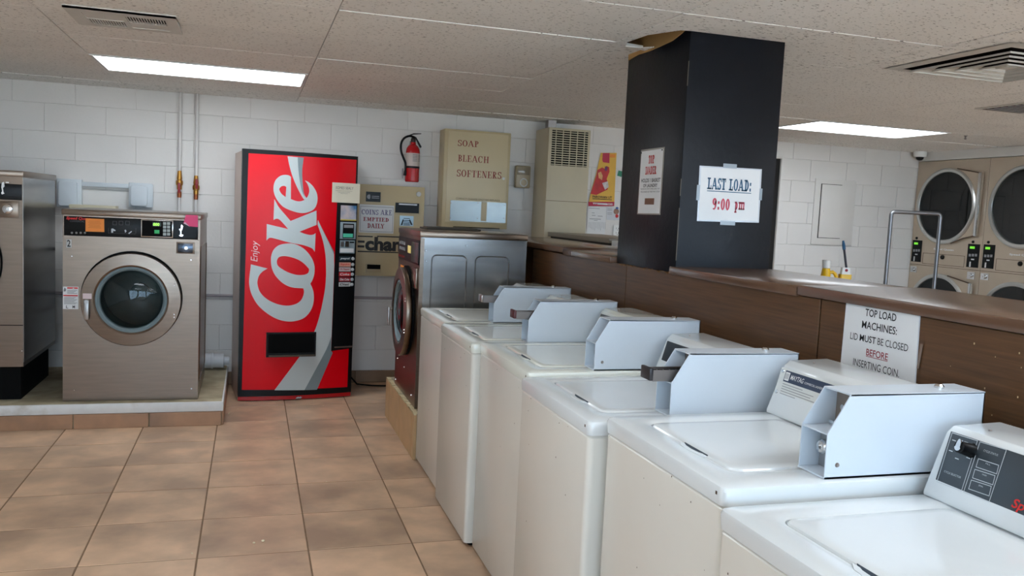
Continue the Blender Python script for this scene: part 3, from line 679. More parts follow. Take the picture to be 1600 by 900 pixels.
P(MB(), 1252, 402, 1410, 498, .006, .008, .001).done('coin_door', mat('blued_steel', (84, 92, 104), .2, .9), cb_); a = fr.px(*C(1340, 450)); MB().lathe([(.012, 0), (.01, .006), (0, .006)], fr.w(a[0], a[1], .008), fr.N, 16, True, False).done('coin_lock', CHROME, cb_)
for x, y in ((150, 535), (1390, 575), (165, 870), (175, 1930), (1395, 1915)):
    a = fr.px(*C(x, y)); MB().lathe([(.005, 0), (.004, .003), (0, .003)], fr.w(a[0], a[1], 0), fr.N, 10, True, False).done('screw', CHROME, t)
C2 = lambda x, y: (x*.2778, 430+y*.2778)
wl = fr.pbox(MB(), *C2(354, 65), *C2(441, 191), 0, .001).done('warning_label', PAPER, t, smooth=False)
q = MB()
for y0, y1 in ((68, 76), (111, 118)): fr.pbox(q, *C2(378 if y0 < 80 else 356, y0), *C2(438, y1), .001, .0016)
q.done('label_red', REDW, wl, smooth=False); q = MB()
fr.poly(q, [[fr.px(*C2(*p)) for p in ((358, 84), (364, 68), (372, 80), (370, 90), (360, 92))]], .0016)
for i, y in enumerate((84, 90, 96, 101, 124, 130, 136, 142, 148, 154, 160)): fr.pbox(q, *C2(378 if y < 105 else 360, y), *C2(434-(i % 3)*8, y+2.2), .001, .0015)
q.done('fine_print', mat('grey_text', (120, 120, 122), .6), wl, smooth=False)
q = MB(); fr.text(q, 'L', *fr.rect(*C2(372, 170), *C2(384, 186)), .0016, bold=.02); fr.text(q, 'M', *fr.rect(*C2(408, 170), *C2(422, 186)), .0016, bold=.02); q.done('label_letters', INKB, wl, smooth=False)
C5 = lambda x, y: (115+x*.1833, 385+y*.1833)
dl = fr.pbox(MB(), *C5(93, 393), *C5(168, 438), .056, .0575).done('door_label', mat('pale_pink_label', (226, 206, 206), .5), t, smooth=False)
# side bead of the washer's right flank
s2 = Fr((-.308, 5.72, .152), (0, 1, 0), (0, 0, 1))
mb = MB(); pth = [s2.w(a, b, .001) for a, b in rrect(.06, .77, .1, .98, .04)]; mb.tube(pth+[pth[0]], .005, 6); mb.done('side_bead', STEEL, t)
MB().box(-1.0, -.4, 6.556, 6.62, .3, 1.1).done('rear_housing', mat('grey_metal', (170, 172, 174)), t, smooth=False)

# big washer at the frame's edge
fr = Fr((-2.2, 5.72, .373), (1, 0, 0), (0, 0, 1))
C6 = lambda x, y: (x*.4222, 260+y*.4222)
t, body = front_loader(fr, .893, 1.182, .88, .446, .63, .335, 'tall stainless front-load washer with black base and mirror-like side panel')
MB().box(-2.17, -1.34, 5.80, 6.55, .1545, .373).done('base', BLACKM, t)
MB().box(-1.3068, -1.3045, 5.726, 6.59, .40, 1.515).done('side_panel', STEELD, t, smooth=False)
fr.pbox(MB(), -60, 286, 34.5, 311, 0, .005, .001).done('control_panel', BLACK, t)
q = MB()
fr.poly(q, [[fr.px(*C6(*p)) for p in ((8, 60), (16, 57), (18, 74), (12, 80), (14, 96), (18, 100), (8, 104), (5, 98), (9, 92), (6, 76))]], .006); fr.poly(q, [[fr.px(*C6(*p)) for p in ((22, 57), (34, 58), (34, 62), (22, 61))]], .006)
q.done('coin_return', CHROME, t, smooth=False)
lp = fr.pbox(MB(), *C6(-10, 128), *C6(68, 190), 0, .004, .002).done('lock_plate', STEEL, t); a = fr.px(*C6(29, 158))
MB().lathe([(.028, 0), (.027, .008), (.018, .012), (.01, .012), (.008, .008), (0, .008)], fr.w(a[0], a[1], .004), fr.N, 24, True, False).done('coin_lock', CHROME, lp)
fr.box(MB(), 0, .893, .252, .257, -.002, .0015).done('panel_seam', BLACKM, t, smooth=False)
a = fr.px(*C6(82, 683)); MB().lathe([(.006, 0), (.005, .004), (0, .004)], fr.w(a[0], a[1], 0), fr.N, 12, True, False).done('screw', CHROME, t)

# steel washer at the end of the top-load row, on a tiled stand
fr = Fr((.937, 5.57, .275), (0, -1, 0), (0, 0, 1)); w7 = .74
t, body = front_loader(fr, w7, 1.04, .645, .36, .53, .275, 'stainless front-load washer with two embossed side panels on the tiled stand')
pn = fr.box(MB(), .015, w7-.015, .84, .985, 0, .006, .002).done('control_panel', BLACK, t)
fr.box(MB(), .50, w7-.02, .85, .97, .006, .009, .001).done('coin_plate', mat('smoked_metal', (74, 74, 76), .25, .7), pn)
fr.box(MB(), .38, .47, .895, .94, .006, .01, .001).done('display', mat('lit_display', (214, 196, 120), .4, emit=.3), pn)
q = MB(); fr.text(q, 'Speed Queen', .03, .26, .848, .872, .0066, bold=.01, shear=.2); q.done('brand_print', REDW, pn, smooth=False)
for i in range(4):
    for j in range(2): fr.box(MB(), .07+i*.055, .095+i*.055, .9+j*.035, .92+j*.035, .006, .009).done('key', GREY, pn, smooth=False)
fr.box(MB(), .55, .69, .7, .82, 0, .012, .002).done('coin_box_frame', STEEL, t)
MB().box(.94, 1.579, 4.822, 4.8302, .277, .275+1.005).done('side_panel', STEELD, t, smooth=False)
s7 = Fr((.937, 4.822, .275), (1, 0, 0), (0, 0, 1))
for a, b_ in ((.068, .275), (.33, .535)):
    mb = MB(); pth = [s7.w(x, y, .0) for x, y in rrect(a, b_, .08, .905, .03)]; mb.tube(pth+[pth[0]], .004, 6); mb.done('embossed_bead', STEELD, t)
s7.box(MB(), -.003, .02, .0, 1.0, .0, .003).done('corner_trim', STEEL, t, smooth=False)
for x, y in ((.03, .93), (.035, .87), (.27, .965)):
    MB().lathe([(.006, 0), (.004, .004), (0, .004)], s7.w(x, y, 0), s7.N, 10, True, False).done('screw', CHROME, t)
for u, v in ((.1, .18), (.05, .03), (.62, .05), (.35, .17)): MB().lathe([(.006, 0), (.004, .004), (0, .004)], fr.w(u, v, 0), fr.N, 10, True, False).done('screw', CHROME, t)

MB().box(1.06, 1.42, 5.3, 5.52, 1.3155, 1.327, .004).box(1.08, 1.4, 5.32, 5.5, 1.327, 1.331).done('flat_tray', mat('dark_tray', (70, 62, 50), .5), None, label='dark flat tray lying on top of the embossed steel washer', cat='tray')
# tiled stand and painted plinth
CONC = mat('worn_concrete', (176, 164, 136), .85, var=.18, scale=7, dark=(120, 108, 84), dthr=.58, bump=.3, bscale=40)
PTILE = mat('plinth_tile', (168, 128, 98), .4, var=.14, scale=8, dark=(140, 112, 92), dthr=.6, rnd=.05)
st = thing('tiled_stand', 'tan tiled concrete stand with chipped edge under the embossed steel washer', 'stand', (1.28, 5.26, 0))
MB().box(.928, 1.62, 4.715, 5.78, 0, .27, .004).done('slab', CONC, st)
for a, b_ in ((4.712, 4.775), (4.78, 5.2), (5.205, 5.62), (5.625, 5.775)): MB().box(.914, .93, a, b_, .0, .262, .002, 1).done('tile', mat('stand_tile', (188, 154, 112), .4, var=.1, scale=8, rnd=.04), st)
mb = MB()
for k in range(60):
    y = random.uniform(4.72, 5.76); s = random.uniform(.004, .018); mb.box(.914, .93+random.uniform(.002, .018), y-s, y+s, .262, .27+random.uniform(.0, .004))
mb.done('chipped_edge', mat('pale_mortar', (204, 188, 150), .9, var=.15), st, smooth=False, kind='stuff')
pl = thing('washer_plinth', 'white-edged concrete plinth with tile skirting under the stainless washers by the block wall', 'platform', (-1.37, 6.2, 0))
MB().box(XL+.01, -.158, 5.645, YB-.02, 0, .152, .006).done('slab', CONC, pl)
MB().box(XL+.01, -.152, 5.63, 5.648, .092, .153, .004).box(-.16, -.148, 5.63, 6.85, .092, .153, .004).done('painted_edge', mat('chipped_white_paint', (222, 222, 220), .5, var=.05, dark=(170, 160, 140), dthr=.7, scale=14), pl)
x = -.158
for k in range(6): 
    a = max(x-(.43 if k else .43), XL+.01); MB().box(a+.003, x-.003, 5.628, 5.646, 0, .09, .002, 1).done('tile', PTILE, pl); x = a
    if a <= XL+.02: break
for a, b_ in ((5.65, 6.07), (6.075, 6.5), (6.505, 6.86)): MB().box(-.158, -.146, a, b_, 0, .09, .002, 1).done('tile', PTILE, pl)

# ================================================================== drinks vending machine
P0, P1 = Vector((-.067, 6.28, 0)), Vector((.745, 6.372, 0)); CWD = (P1-P0).length; CH = 1.803
fk = Fr(P0, P1-P0, (0, 0, 1), CWD, .035)
t = thing('vending_machine', 'red drinks vending machine with big grey script lettering and black frame', 'vending machine', tuple(fk.w(CWD/2, 0, -.28)))
us = [CWD*i/12 for i in range(13)]; bk = lambda u, v, n: fk.O+fk.U*u+fk.V*v+fk.N*n
MB().loops([[bk(0, v, -.03), bk(CWD, v, -.03), bk(CWD, v, -.46), bk(0, v, -.5)] for v in (.012, CH-.012)]).done('cabinet', mat('pinkish_beige_side', (206, 182, 170), .35), t, smooth=False)
REDF = mat('red_front_film', (222, 0, 20), .25, var=.03, scale=2, spec=.22)
mb = MB(); mb.loops([[fk.w(u, v, .0) for u in us]+[bk(u, v, -.05) for u in us[::-1]] for v in (.037, CH)]); mb.done('door_frame', BLACK, t, smooth=False)
A = [fk.px(*p) for p in ((388.3, 239.5), (557, 249.8), (542.5, 604.5), (377.7, 609))]
mb = MB(); fk.poly(mb, [A], .003, .03); rp_ = mb.done('front_panel', REDF, t, recalc=False)
K1 = lambda x, y: (360+x*.13125, 225+y*.13125); K2 = lambda x, y: (360+x*.13125, 320+y*.13125); K3 = lambda x, y: (360+x*.13125, 415+y*.13125); K4 = lambda x, y: (360+x*.14444, 510+y*.14444)
def kp(K, pts): return [K(*p[:2])+tuple(p[2:]) for p in pts]
def lo(pts): return [fk.px(*p) for p in smooth_loop(pts)]
SILV = mat('silver_print', (190, 197, 196), .3, var=.02); SILD = mat('grey_ribbon_shade', (122, 134, 138), .3, var=.03)
c_ = 1
letter_e = kp(K1, [(720, 392, c_), (690, 372), (640, 368), (590, 382), (545, 420), (520, 470), (512, 530), (520, 590), (548, 655), (595, 717), (645, 758)])+kp(K2, [(720, 68), (800, 92), (870, 98), (930, 86), (980, 62), (1012, 25)])+kp(K1, [(1030, 700), (1036, 640), (1025, 580), (1000, 530), (970, 490), (930, 455), (885, 432, c_), (915, 475), (935, 530), (935, 580), (915, 630), (880, 665), (830, 682), (780, 678), (718, 655, c_)])
hole_e = kp(K1, [(665, 512, c_), (640, 498), (605, 505), (582, 532), (588, 562), (612, 597), (656, 633, c_)])
letter_k = kp(K1, [(522, 655, c_)])+kp(K2, [(572, 22), (640, 105), (715, 192, c_), (1024, 68, c_), (1025, 238, c_), (820, 320, c_), (890, 347), (950, 358), (990, 352), (1013, 336, c_), (1003, 560, c_), (975, 522), (930, 500), (860, 478), (700, 448), (545, 406), (480, 392), (450, 402), (429, 425, c_), (432, 228, c_), (687, 289, c_), (640, 235), (585, 178), (548, 165), (512, 180, c_)])
letter_o = kp(K2, [(690, 460), (620, 468), (560, 490), (510, 540), (485, 610), (482, 680), (492, 750)])+kp(K3, [(520, 95), (562, 152), (622, 207), (690, 245), (760, 263), (868, 270, c_), (950, 215, c_), (975, 170), (995, 110), (1001, 50)])+kp(K2, [(998, 720), (975, 650), (930, 580), (870, 520), (800, 480), (740, 462)])
hole_o = kp(K2, [(562, 640), (592, 616), (650, 610), (730, 625), (810, 655), (870, 695), (915, 740)])+kp(K3, [(935, 45), (925, 85), (890, 105), (840, 112), (780, 108), (700, 85), (630, 50)])+kp(K2, [(568, 728), (552, 682)])
letter_c = kp(K3, [(243, -16, c_), (440, 34, c_), (380, 72), (340, 120), (322, 180), (325, 240), (350, 310), (400, 370), (470, 420), (560, 458), (650, 475), (720, 472), (790, 450), (840, 410), (865, 360), (875, 310), (866, 268, c_), (950, 215, c_), (975, 270), (990, 330), (990, 420), (970, 500), (930, 570), (870, 625), (790, 655), (700, 665), (600, 650), (500, 608), (400, 540), (320, 460), (265, 370), (235, 290), (222, 200), (228, 110), (240, 20)])
ribbon_a = kp(K1, [(680, 147, c_), (700, 250), (740, 390), (800, 530), (860, 640), (882, 662, c_), (906, 645, c_), (880, 605), (865, 540), (855, 420), (855, 300), (872, 163, c_)])
shade_a = kp(K1, [(800, 155, c_), (806, 280), (822, 420), (850, 560), (888, 640, c_), (872, 580), (858, 440), (855, 300), (872, 163, c_)])
ribbon_b = kp(K2, [(1040, 180, c_), (1035, 232, c_), (1062, 310), (1092, 400), (1115, 500), (1130, 600), (1136, 700), (1138, 800)])+kp(K3, [(1136, 150), (1125, 280), (1100, 420), (1070, 560), (1030, 700)])+kp(K4, [(905, 60, c_), (745, 330, c_), (475, 690, c_), (935, 684, c_), (1105, 285, c_), (1088, 262, c_)])+kp(K3, [(1205, 800, c_), (1235, 0, c_)])+kp(K2, [(1232, 560, c_), (1150, 400), (1090, 280)])
shade_b = kp(K4, [(1090, 110, c_), (1040, 240), (940, 430), (800, 688, c_), (935, 684, c_), (1105, 285, c_), (1088, 262, c_)])
shade_c = kp(K2, [(1046, 192, c_), (1100, 310), (1160, 430), (1232, 590, c_), (1232, 560, c_), (1150, 400), (1090, 280)])
for nm, lps, mt_, n_ in (('letter', [letter_c], SILV, .0046), ('letter', [letter_o, hole_o], SILV, .0046), ('letter', [letter_k], SILV, .0046), ('letter', [letter_e, hole_e], SILV, .0046),
                         ('ribbon', [ribbon_a], SILV, .0040), ('ribbon', [ribbon_b], SILV, .0040), ('ribbon_shade', [shade_a], SILD, .0044), ('ribbon_shade', [shade_b], SILD, .0044), ('ribbon_shade', [shade_c], SILD, .0044)):
    mb = MB(); fk.poly(mb, [lo(l) for l in lps], n_, .03); mb.done(nm, mt_, rp_, smooth=False, recalc=False)
mb = MB(); fk.text(mb, 'Enjoy', *fk.rect(*K2(243, 428), *K2(350, 675)), .0048, shear=.22, rot=90, du=.03); mb.done('lettering', mat('pink_white_print', (236, 196, 196), .4), rp_, smooth=False, recalc=False)
# black column with money gear and selection buttons
B = [fk.px(*p) for p in (K1(1268, 690), K1(1512, 690), K4(1318, 232), K4(1088, 265))]
mb = MB(); fk.poly(mb, [B], .007, .03); ut = mb.done('control_column', BLACK, t, smooth=False, recalc=False)
def kb(name, K, x0, y0, x1, y1, mt_, n0=.007, n1=.01, par=None): return fk.pbox(MB(), *K(x0, y0), *K(x1, y1), n0, n1).done(name, mt_, par or ut, smooth=False)
S4 = lambda x, y: (515+x*.2107, 280+y*.2111)
PIC = mat('drink_photo', (60, 120, 170), .3, var=.3, scale=14, dark=(214, 196, 190), dthr=.52)
kb('picture_card', S4, 80, 195, 196, 306, PIC); kb('picture_band', S4, 80, 298, 196, 306, mat('yellow_band', (200, 180, 60), .5), .01, .0105)
bp_ = kb('bill_plate', S4, 76, 318, 192, 442, mat('pale_metal', (170, 188, 196), .3, .5)); kb('bill_frame', S4, 96, 328, 178, 436, BLACK, .01, .012, bp_); kb('bill_slot', S4, 104, 338, 172, 360, GREY, .012, .013, bp_); kb('bill_arrows', S4, 98, 402, 170, 430, mat('teal_lit', (70, 170, 140), .4, emit=.2), .012, .013, bp_)
cp_ = kb('coin_plate', S4, 74, 452, 184, 548, mat('pale_metal', (170, 188, 196))); kb('coin_slot', S4, 80, 462, 104, 498, SLIDE, .01, .012, cp_); kb('coin_button', S4, 112, 458, 140, 500, CHROME, .01, .014, cp_); kb('coin_slot', S4, 146, 462, 180, 472, SLOT, .01, .011, cp_); kb('price_plate', S4, 76, 512, 176, 540, PAPER, .01, .011, cp_)
for i, (nm, bg_, fg, y) in enumerate((('pepsi', (34, 54, 62), PAPER, 572), ('Squirt', (214, 150, 130), REDW, 615), ('Dr Pepper', (196, 180, 178), INKR, 651), ('Coke', (205, 30, 34), PAPER, 687), ('Diet Coke', (150, 22, 40), PAPER, 725), ('Diet', (196, 198, 196), INKB, 762))):
    b_ = kb('selection_label', S4, 70-i*.8, y, 156-i*.8, y+31, mat('label_%d' % i, bg_, .4, var=.02)); q = MB(); fk.text(q, nm, *fk.rect(*S4(78-i, y+7), *S4(148-i, y+24)), .0108, bold=.02, shear=.2); q.done('label_print', fg, b_, smooth=False)
    a = fk.px(*S4(171-i*1.6, y+16)); MB().lathe([(.013, 0), (.012, .006), (0, .009)], fk.w(a[0], a[1], .007), fk.N, 14, True, False).done('selection_button', mat('button_grey', (176, 180, 180), .3), ut)
q = MB(); q.tube([fk.w(*fk.px(*K4(1120, 220)), .02), fk.w(*fk.px(*K4(1215, 216)), .022), fk.w(*fk.px(*K4(1312, 212)), .02)], .006, 8); q.done('door_handle', SLIDE, ut)
sl = fk.pbox(MB(), *K4(385, 62), *K4(922, 328), .003, .014).done('delivery_frame', BLACK, t, smooth=False)
fk.pbox(MB(), *K4(405, 80), *K4(905, 285), .014, .015).done('delivery_opening', SLOT, sl, smooth=False)
r_ = fk.rect(*K4(405, 283), *K4(905, 315)); MB().loops([[fk.w(r_[0]+i*(r_[1]-r_[0]), v, n_) for i in (0, .25, .5, .75, 1)]+[fk.w(r_[0]+i*(r_[1]-r_[0]), v-.012, n_-.002) for i in (1, .75, .5, .25, 0)] for v, n_ in ((r_[3], .016), (r_[2]+.012, .05))]).done('delivery_lip', mat('dark_chrome', (110, 112, 112), .2, .9), sl)
mb = MB(); mb.loops([[fk.w(u, v, -.012) for u in us]+[bk(u, v, -.03) for u in us[::-1]] for v in (.006, .034)]); u4 = us[:3]; mb.loops([[fk.w(u*.42, v, -.0115) for u in us[:3]]+[bk(u*.42, v, -.03) for u in us[:3][::-1]] for v in (.034, .06)]); mb.done('kick_plate', REDP, t, smooth=False)
for u in (.05, CWD-.05): MB().cyl(bk(u, 0, -.1), bk(u, .03, -.1), .02).done('foot', BLACKM, t); MB().cyl(bk(u, 0, -.42), bk(u, .03, -.42), .02).done('foot', BLACKM, t)
q = MB()
for k in range(5):
    a = fk.w(CWD*.49+k*.008, .004, .003); q.tube([a, a+Vector((.004, -.006, .014)), a+Vector((.012, -.004, .02+.004*(k % 2)))], .003, 6)
q.done('latch', SLIDE, t)
n = fk.pbox(MB(), *K1(1205, 466), *K1(1535, 700), .016, .0165).done('paper_note', mat('cream_paper', (226, 218, 196), .6), None, smooth=False, label='small cream paper note taped to the red drinks vending machine', cat='note')
n.parent = None
q = MB(); fk.text(q, 'SOMES SEALY', *fk.rect(*K1(1248, 508), *K1(1460, 540)), .017, shear=.1)
for y, a, b_ in ((558, 1245, 1445), (575, 1275, 1420), (590, 1305, 1390)): fk.pbox(q, *K1(a, y), *K1(b_, y+2.5), .0165, .017)
WM[n.name] = Vector((0, 0, 0)); q.done('handwriting', mat('pencil', (120, 114, 104), .7), n, smooth=False)

# ================================================================== change machine, extinguisher, soap cabinet
fw = Fr((0, 6.72, 0), (1, 0, 0), (0, 0, 1))
t = thing('change_machine', 'beige wall-mounted coin change machine with black change lettering and bill slot', 'change machine', (1.06, 6.8, .89))
G = lambda x, y: (550+x*.18895, 270+y*.18889)
MB().box(.79, 1.322, 6.72, 6.895, .893, 1.612, .006).done('cabinet', BEIGE, t)
bw_ = lambda u0, u1, v0, v1, n0, n1, r=0: fw.box(MB(), u0, u1, v0, v1, n0, n1, r)
def gp(name, x0, y0, x1, y1, mt_, n0=0, n1=.004, par=None, r=0): return fw.pbox(MB(), *G(x0, y0), *G(x1, y1), n0, n1, r).done(name, mt_, par or t, smooth=False)
bd = gp('maker_badge', 115, 158, 236, 240, BLACK); q = MB(); a = fw.px(*G(142, 198)); fw.poly(q, [[(a[0]+.018*math.cos(i*.26)*(1 if abs(i-12) < 9 else .5), a[1]+.018*math.sin(i*.26)) for i in range(24)]], .005)
for y in (192, 206): fw.pbox(q, *G(162, y), *G(224, y+6), .004, .005)
q.done('badge_print', GREY, bd, smooth=False)
bs = gp('bill_slot', 358, 250, 552, 332, BLACK, 0, .012); gp('bill_lip', 385, 256, 536, 268, SLIDE, .012, .016, bs)
ip = gp('instruction_plate', 394, 357, 508, 440, mat('pale_metal', (170, 188, 196))); q = MB()
for pts in ([(402, 432), (418, 385), (428, 388), (416, 432)], [(470, 390), (480, 386), (500, 430), (486, 432)]): fw.poly(q, [[fw.px(*G(*p)) for p in pts]], .005)
for y in (375, 392, 405, 418, 428): fw.pbox(q, *G(425, y), *G(478, y+5), .004, .005)
q.done('plate_print', INKB, ip, smooth=False)
a = fw.px(*G(552, 177)); lk = MB().lathe([(.02, 0), (.019, .008), (.012, .01), (.005, .01), (.005, .006), (0, .006)], fw.w(a[0], a[1], 0), fw.N, 22, True, False).done('lock', mat('white_ring', (214, 214, 210), .4), t)
q = MB()
for x0, y0, x1, y1 in ((48, 521, 172, 531), (208, 525, 470, 535), (48, 560, 104, 578), (46, 600, 102, 618), (46, 650, 384, 660)): fw.pbox(q, *G(x0, y0), *G(x1, y1), .0004, .0012)
fw.text(q, 'change', fw.px(*G(108, 610))[0], fw.px(*G(560, 610))[0], fw.px(*G(260, 700))[1]+.018, fw.px(*G(260, 528))[1]-.004, .0012, bold=.045); q.done('lettering', INKB, t, smooth=False)
cr = gp('coin_return', 112, 755, 236, 822, mat('tan_metal', (176, 158, 122), .4), 0, .02); gp('coin_return_opening', 122, 758, 232, 795, SLOT, .02, .021, cr)
s = fw.pbox(MB(), *G(58, 265), *G(345, 498), .004, .0055).done('paper_sign', PAPER, None, smooth=False, label='white taped sign reading coins are emptied daily on the change machine', cat='sign'); WM[s.name] = Vector((0, 0, 0))
for tx, x0, y0, x1, y1 in (('EMPTIED', 92, 370, 302, 402), ('DAILY', 126, 420, 266, 458)): q = MB(); fw.ptext(q, tx, *G(x0, y0), *G(x1, y1), n0=.006, serif=(.22, .1, .09)); q.done('lettering', INKR, s, smooth=False)
q = MB(); fw.ptext(q, 'COINS', *G(78, 304), *G(218, 346), n0=.006, serif=(.22, .1, .09)); q.done('lettering', mat('glare_paled_ink', (112, 106, 140), .5), s, smooth=False); q = MB(); fw.ptext(q, 'ARE', *G(236, 308), *G(328, 350), n0=.006, serif=(.22, .1, .09)); q.done('lettering', mat('glare_paled_ink'), s, smooth=False)  # ink colour paled to paint the tape glare over these two words
q = MB()
for x0, y0, x1, y1 in ((66, 280, 70, 486), (334, 286, 338, 490), (66, 280, 338, 284), (66, 484, 338, 488)): fw.pbox(q, *G(x0, y0), *G(x1, y1), .0055, .0059)
q.done('border_line', GREY, s, smooth=False)

E5 = lambda x, y: (540+x*.2111, 190+y*.2111); fe = Fr((0, 6.80, 0), (1, 0, 0), (0, 0, 1))
t = thing('fire_extinguisher', 'red fire extinguisher with black hose hanging on the wall above the change machine', 'fire extinguisher', (1.228, 6.8, 1.655))
cu, _ = fe.px(644.5, 255); zb = 1.652; r = .056
MB().lathe([(r*.9, 0), (r, .008), (r, .235), (r*.93, .262), (r*.7, .285), (r*.4, .298), (r*.36, .315)], (cu, 6.80, zb), (0, 0, 1), 32).done('cylinder', REDP, t)
MB().lathe([(r+.0008, .125), (r+.0008, .228)], (cu, 6.80, zb), (0, 0, 1), 32, False, False).done('label', mat('extinguisher_label', (206, 190, 182), .5, var=.04), t)
q = MB()
for k, z in enumerate((.212, .2, .188, .176, .164)):
    for a0, a1 in ((-100, -60), (-52, -20)): q.loops([[Vector((cu+(r+.0014)*math.cos(math.radians(a_)), 6.80+(r+.0014)*math.sin(math.radians(a_)), zb+z+h)) for a_ in [a0+(a1-a0)*i/5 for i in range(6)]] for h in (0, .004)], False, False)
q.done('label_print', mat('grey_text', (120, 120, 122)), t, smooth=False, recalc=False)
MB().lathe([(r+.002, .108), (r+.002, .124)], (cu, 6.80, zb), (0, 0, 1), 32, False, False).done('strap', BLACK, t)
MB().lathe([(.014, .3), (.02, .315), (.02, .34), (.014, .352), (.014, .36)], (cu, 6.80, zb), (0, 0, 1), 16).done('valve', mat('dark_metal', (70, 60, 56), .35, .8), t)
q = MB(); q.prism([(-.03, 0), (.0, .012), (.06, .02), (.062, .026), (0, .022), (-.032, .008)], lambda a, b: (cu+a, 6.792, zb+.365+b), lambda a, b: (cu+a, 6.808, zb+.365+b))
q.prism([(0, .0), (.02, .0), (.068, -.075), (.062, -.085), (.054, -.08), (.02, -.02)], lambda a, b: (cu+a, 6.792, zb+.36+b), lambda a, b: (cu+a, 6.808, zb+.36+b)); q.done('lever', BLACK, t)
hp = [fe.w(*fe.px(*E5(*p)), .02) for p in ((505, 118), (470, 108), (430, 125), (408, 165), (408, 220), (425, 270), (440, 310), (440, 360), (434, 400))]; hp = [fe.w(*fe.px(*E5(505, 118)), 0)]+hp
pp = []
for i in range(len(hp)-1):
    for k in range(4):
        p0, p1, p2, p3 = hp[max(i-1, 0)], hp[i], hp[i+1], hp[min(i+2, len(hp)-1)]; s_ = k/4
        pp.append(.5*((2*p1)+(p2-p0)*s_+(2*p0-5*p1+4*p2-p3)*s_*s_+(3*p1-p0-3*p2+p3)*s_**3))
MB().tube(pp+[hp[-1]], .009, 10, lambda f: .009 if f < .9 else .012).done('hose', BLACK, t)
MB().box(cu-.012, cu+.012, 6.855, 6.893, zb+.05, zb+.33).box(cu-.02, cu+.02, 6.82, 6.87, zb+.29, zb+.3).done('wall_bracket', SLIDE, t)
q = MB(); fe.pbox(q, *E5(422, 345), *E5(432, 420), -.04, -.03); q.done('hose_clip', SLIDE, t)

fs = Fr((0, 6.70, 0), (1, 0, 0), (0, 0, 1))
t = thing('soap_cabinet', 'beige wall cabinet with red soap bleach softeners lettering and clear lower flap', 'cabinet', (1.74, 6.8, 1.3))
MB().box(1.462, 2.014, 6.70, 6.893, 1.305, 2.088, .004).done('body', BEIGE, t)
dr = fs.box(MB(), 1.492, 1.99, 1.345, 2.07, 0, .006, .002).done('door', mat('beige_door', (208, 192, 156), .38, var=.03, scale=4), t)
for tx, x0, y0, x1, y1 in (('SOAP', 830, 140, 982, 186), ('BLEACH', 830, 252, 1058, 302), ('SOFTENERS', 822, 364, 1152, 416)): q = MB(); fs.ptext(q, tx, *E5(x0, y0), *E5(x1, y1), n0=.0068, serif=(.17, .07, .055)); q.done('lettering', mat('brick_red_ink', (140, 48, 40), .5), dr, smooth=False)
q = MB(); fs.ptext(q, 'CORRECT CHANGE ONLY NO REFUNDS', *E5(815, 570), *E5(1140, 583), n0=.0068); q.done('fine_print', mat('brown_print', (120, 104, 78), .6), dr, smooth=False)
a = fs.px(*E5(1168, 422)); MB().lathe([(.012, 0), (.011, .008), (0, .01)], fs.w(a[0], a[1], .006), fs.N, 14, True, False).done('knob', mat('white_ring', (214, 214, 210)), dr)
fl = fs.pbox(MB(), *E5(772, 592), *E5(1184, 742), .006, .01).done('flap', mat('shiny_flap', (150, 156, 156), .3, .6, var=.1), t, smooth=False)
q = MB(); fs.pbox(q, *E5(1000, 596), *E5(1042, 738), .0102, .0108); q.done('flap_divider', BEIGE, fl, smooth=False)
for x, y in ((780, 602), (980, 602), (1175, 622), (775, 712), (975, 716), (1170, 716)):
    a = fs.px(*E5(x, y)); MB().lathe([(.006, 0), (.005, .004), (0, .004)], fs.w(a[0], a[1], .01), fs.N, 10, True, False).done('screw', SLIDE, fl)
fs.box(MB(), 1.56, 1.95, 1.306, 1.312, 0, .004).done('coin_gap', SLOT, t, smooth=False)

fd = Fr((0, 6.84, 0), (1, 0, 0), (0, 0, 1))
t = thing('soap_dispenser', 'small beige wall dispenser with white ring between soap cabinet and tall heater', 'dispenser', (2.17, 6.87, 1.65))
MB().box(2.113, 2.245, 6.84, 6.893, 1.655, 1.842, .012, 3).done('housing', mat('amber_beige_plastic', (176, 158, 128), .35), t)
MB().box(2.124, 2.234, 6.836, 6.842, 1.765, 1.832, .003).done('window', mat('smoky_window', (142, 130, 110), .15), t)
rg = [Vector((2.185+.03*math.cos(i*math.pi/12), 6.836, 1.70+.032*math.sin(i*math.pi/12))) for i in range(24)]
MB().tube(rg+[rg[0]], .005, 8).done('ring', mat('white_plastic', (232, 232, 228), .4, var=.02), t)

fh = Fr((0, 6.56, 0), (1, 0, 0), (0, 0, 1))
t = thing('wall_heater', 'tall beige heater cabinet with dark slatted grille behind the counter', 'heater', (2.47, 6.72, 0))
HB = mat('heater_beige', (202, 190, 162), .45, var=.03)
MB().box(2.29, 2.655, 6.56, 6.893, 0, 2.148, .006).done('body', HB, t)
MB().box(2.33, 2.40, 6.7, 6.78, 2.148, ZC).done('flue', SLIDE, t)
fh.box(MB(), 2.318, 2.632, 1.845, 2.128, 0, .001).done('grille_void', SLOT, t, smooth=False)
for k in range(15): fh.box(MB(), 2.318, 2.632, 1.85+k*.0187, 1.857+k*.0187, .001, .008).done('slat', HB, t, smooth=False)
for k in range(5): fh.box(MB(), 2.318+.062*k+.031, 2.323+.062*k+.031, 1.845, 2.128, .0005, .0075).done('grille_bar', HB, t, smooth=False)
fh.box(MB(), 2.292, 2.653, 1.555, 1.559, -.001, .0012).done('panel_seam', mat('seam_brown', (120, 104, 78), .6), t, smooth=False)

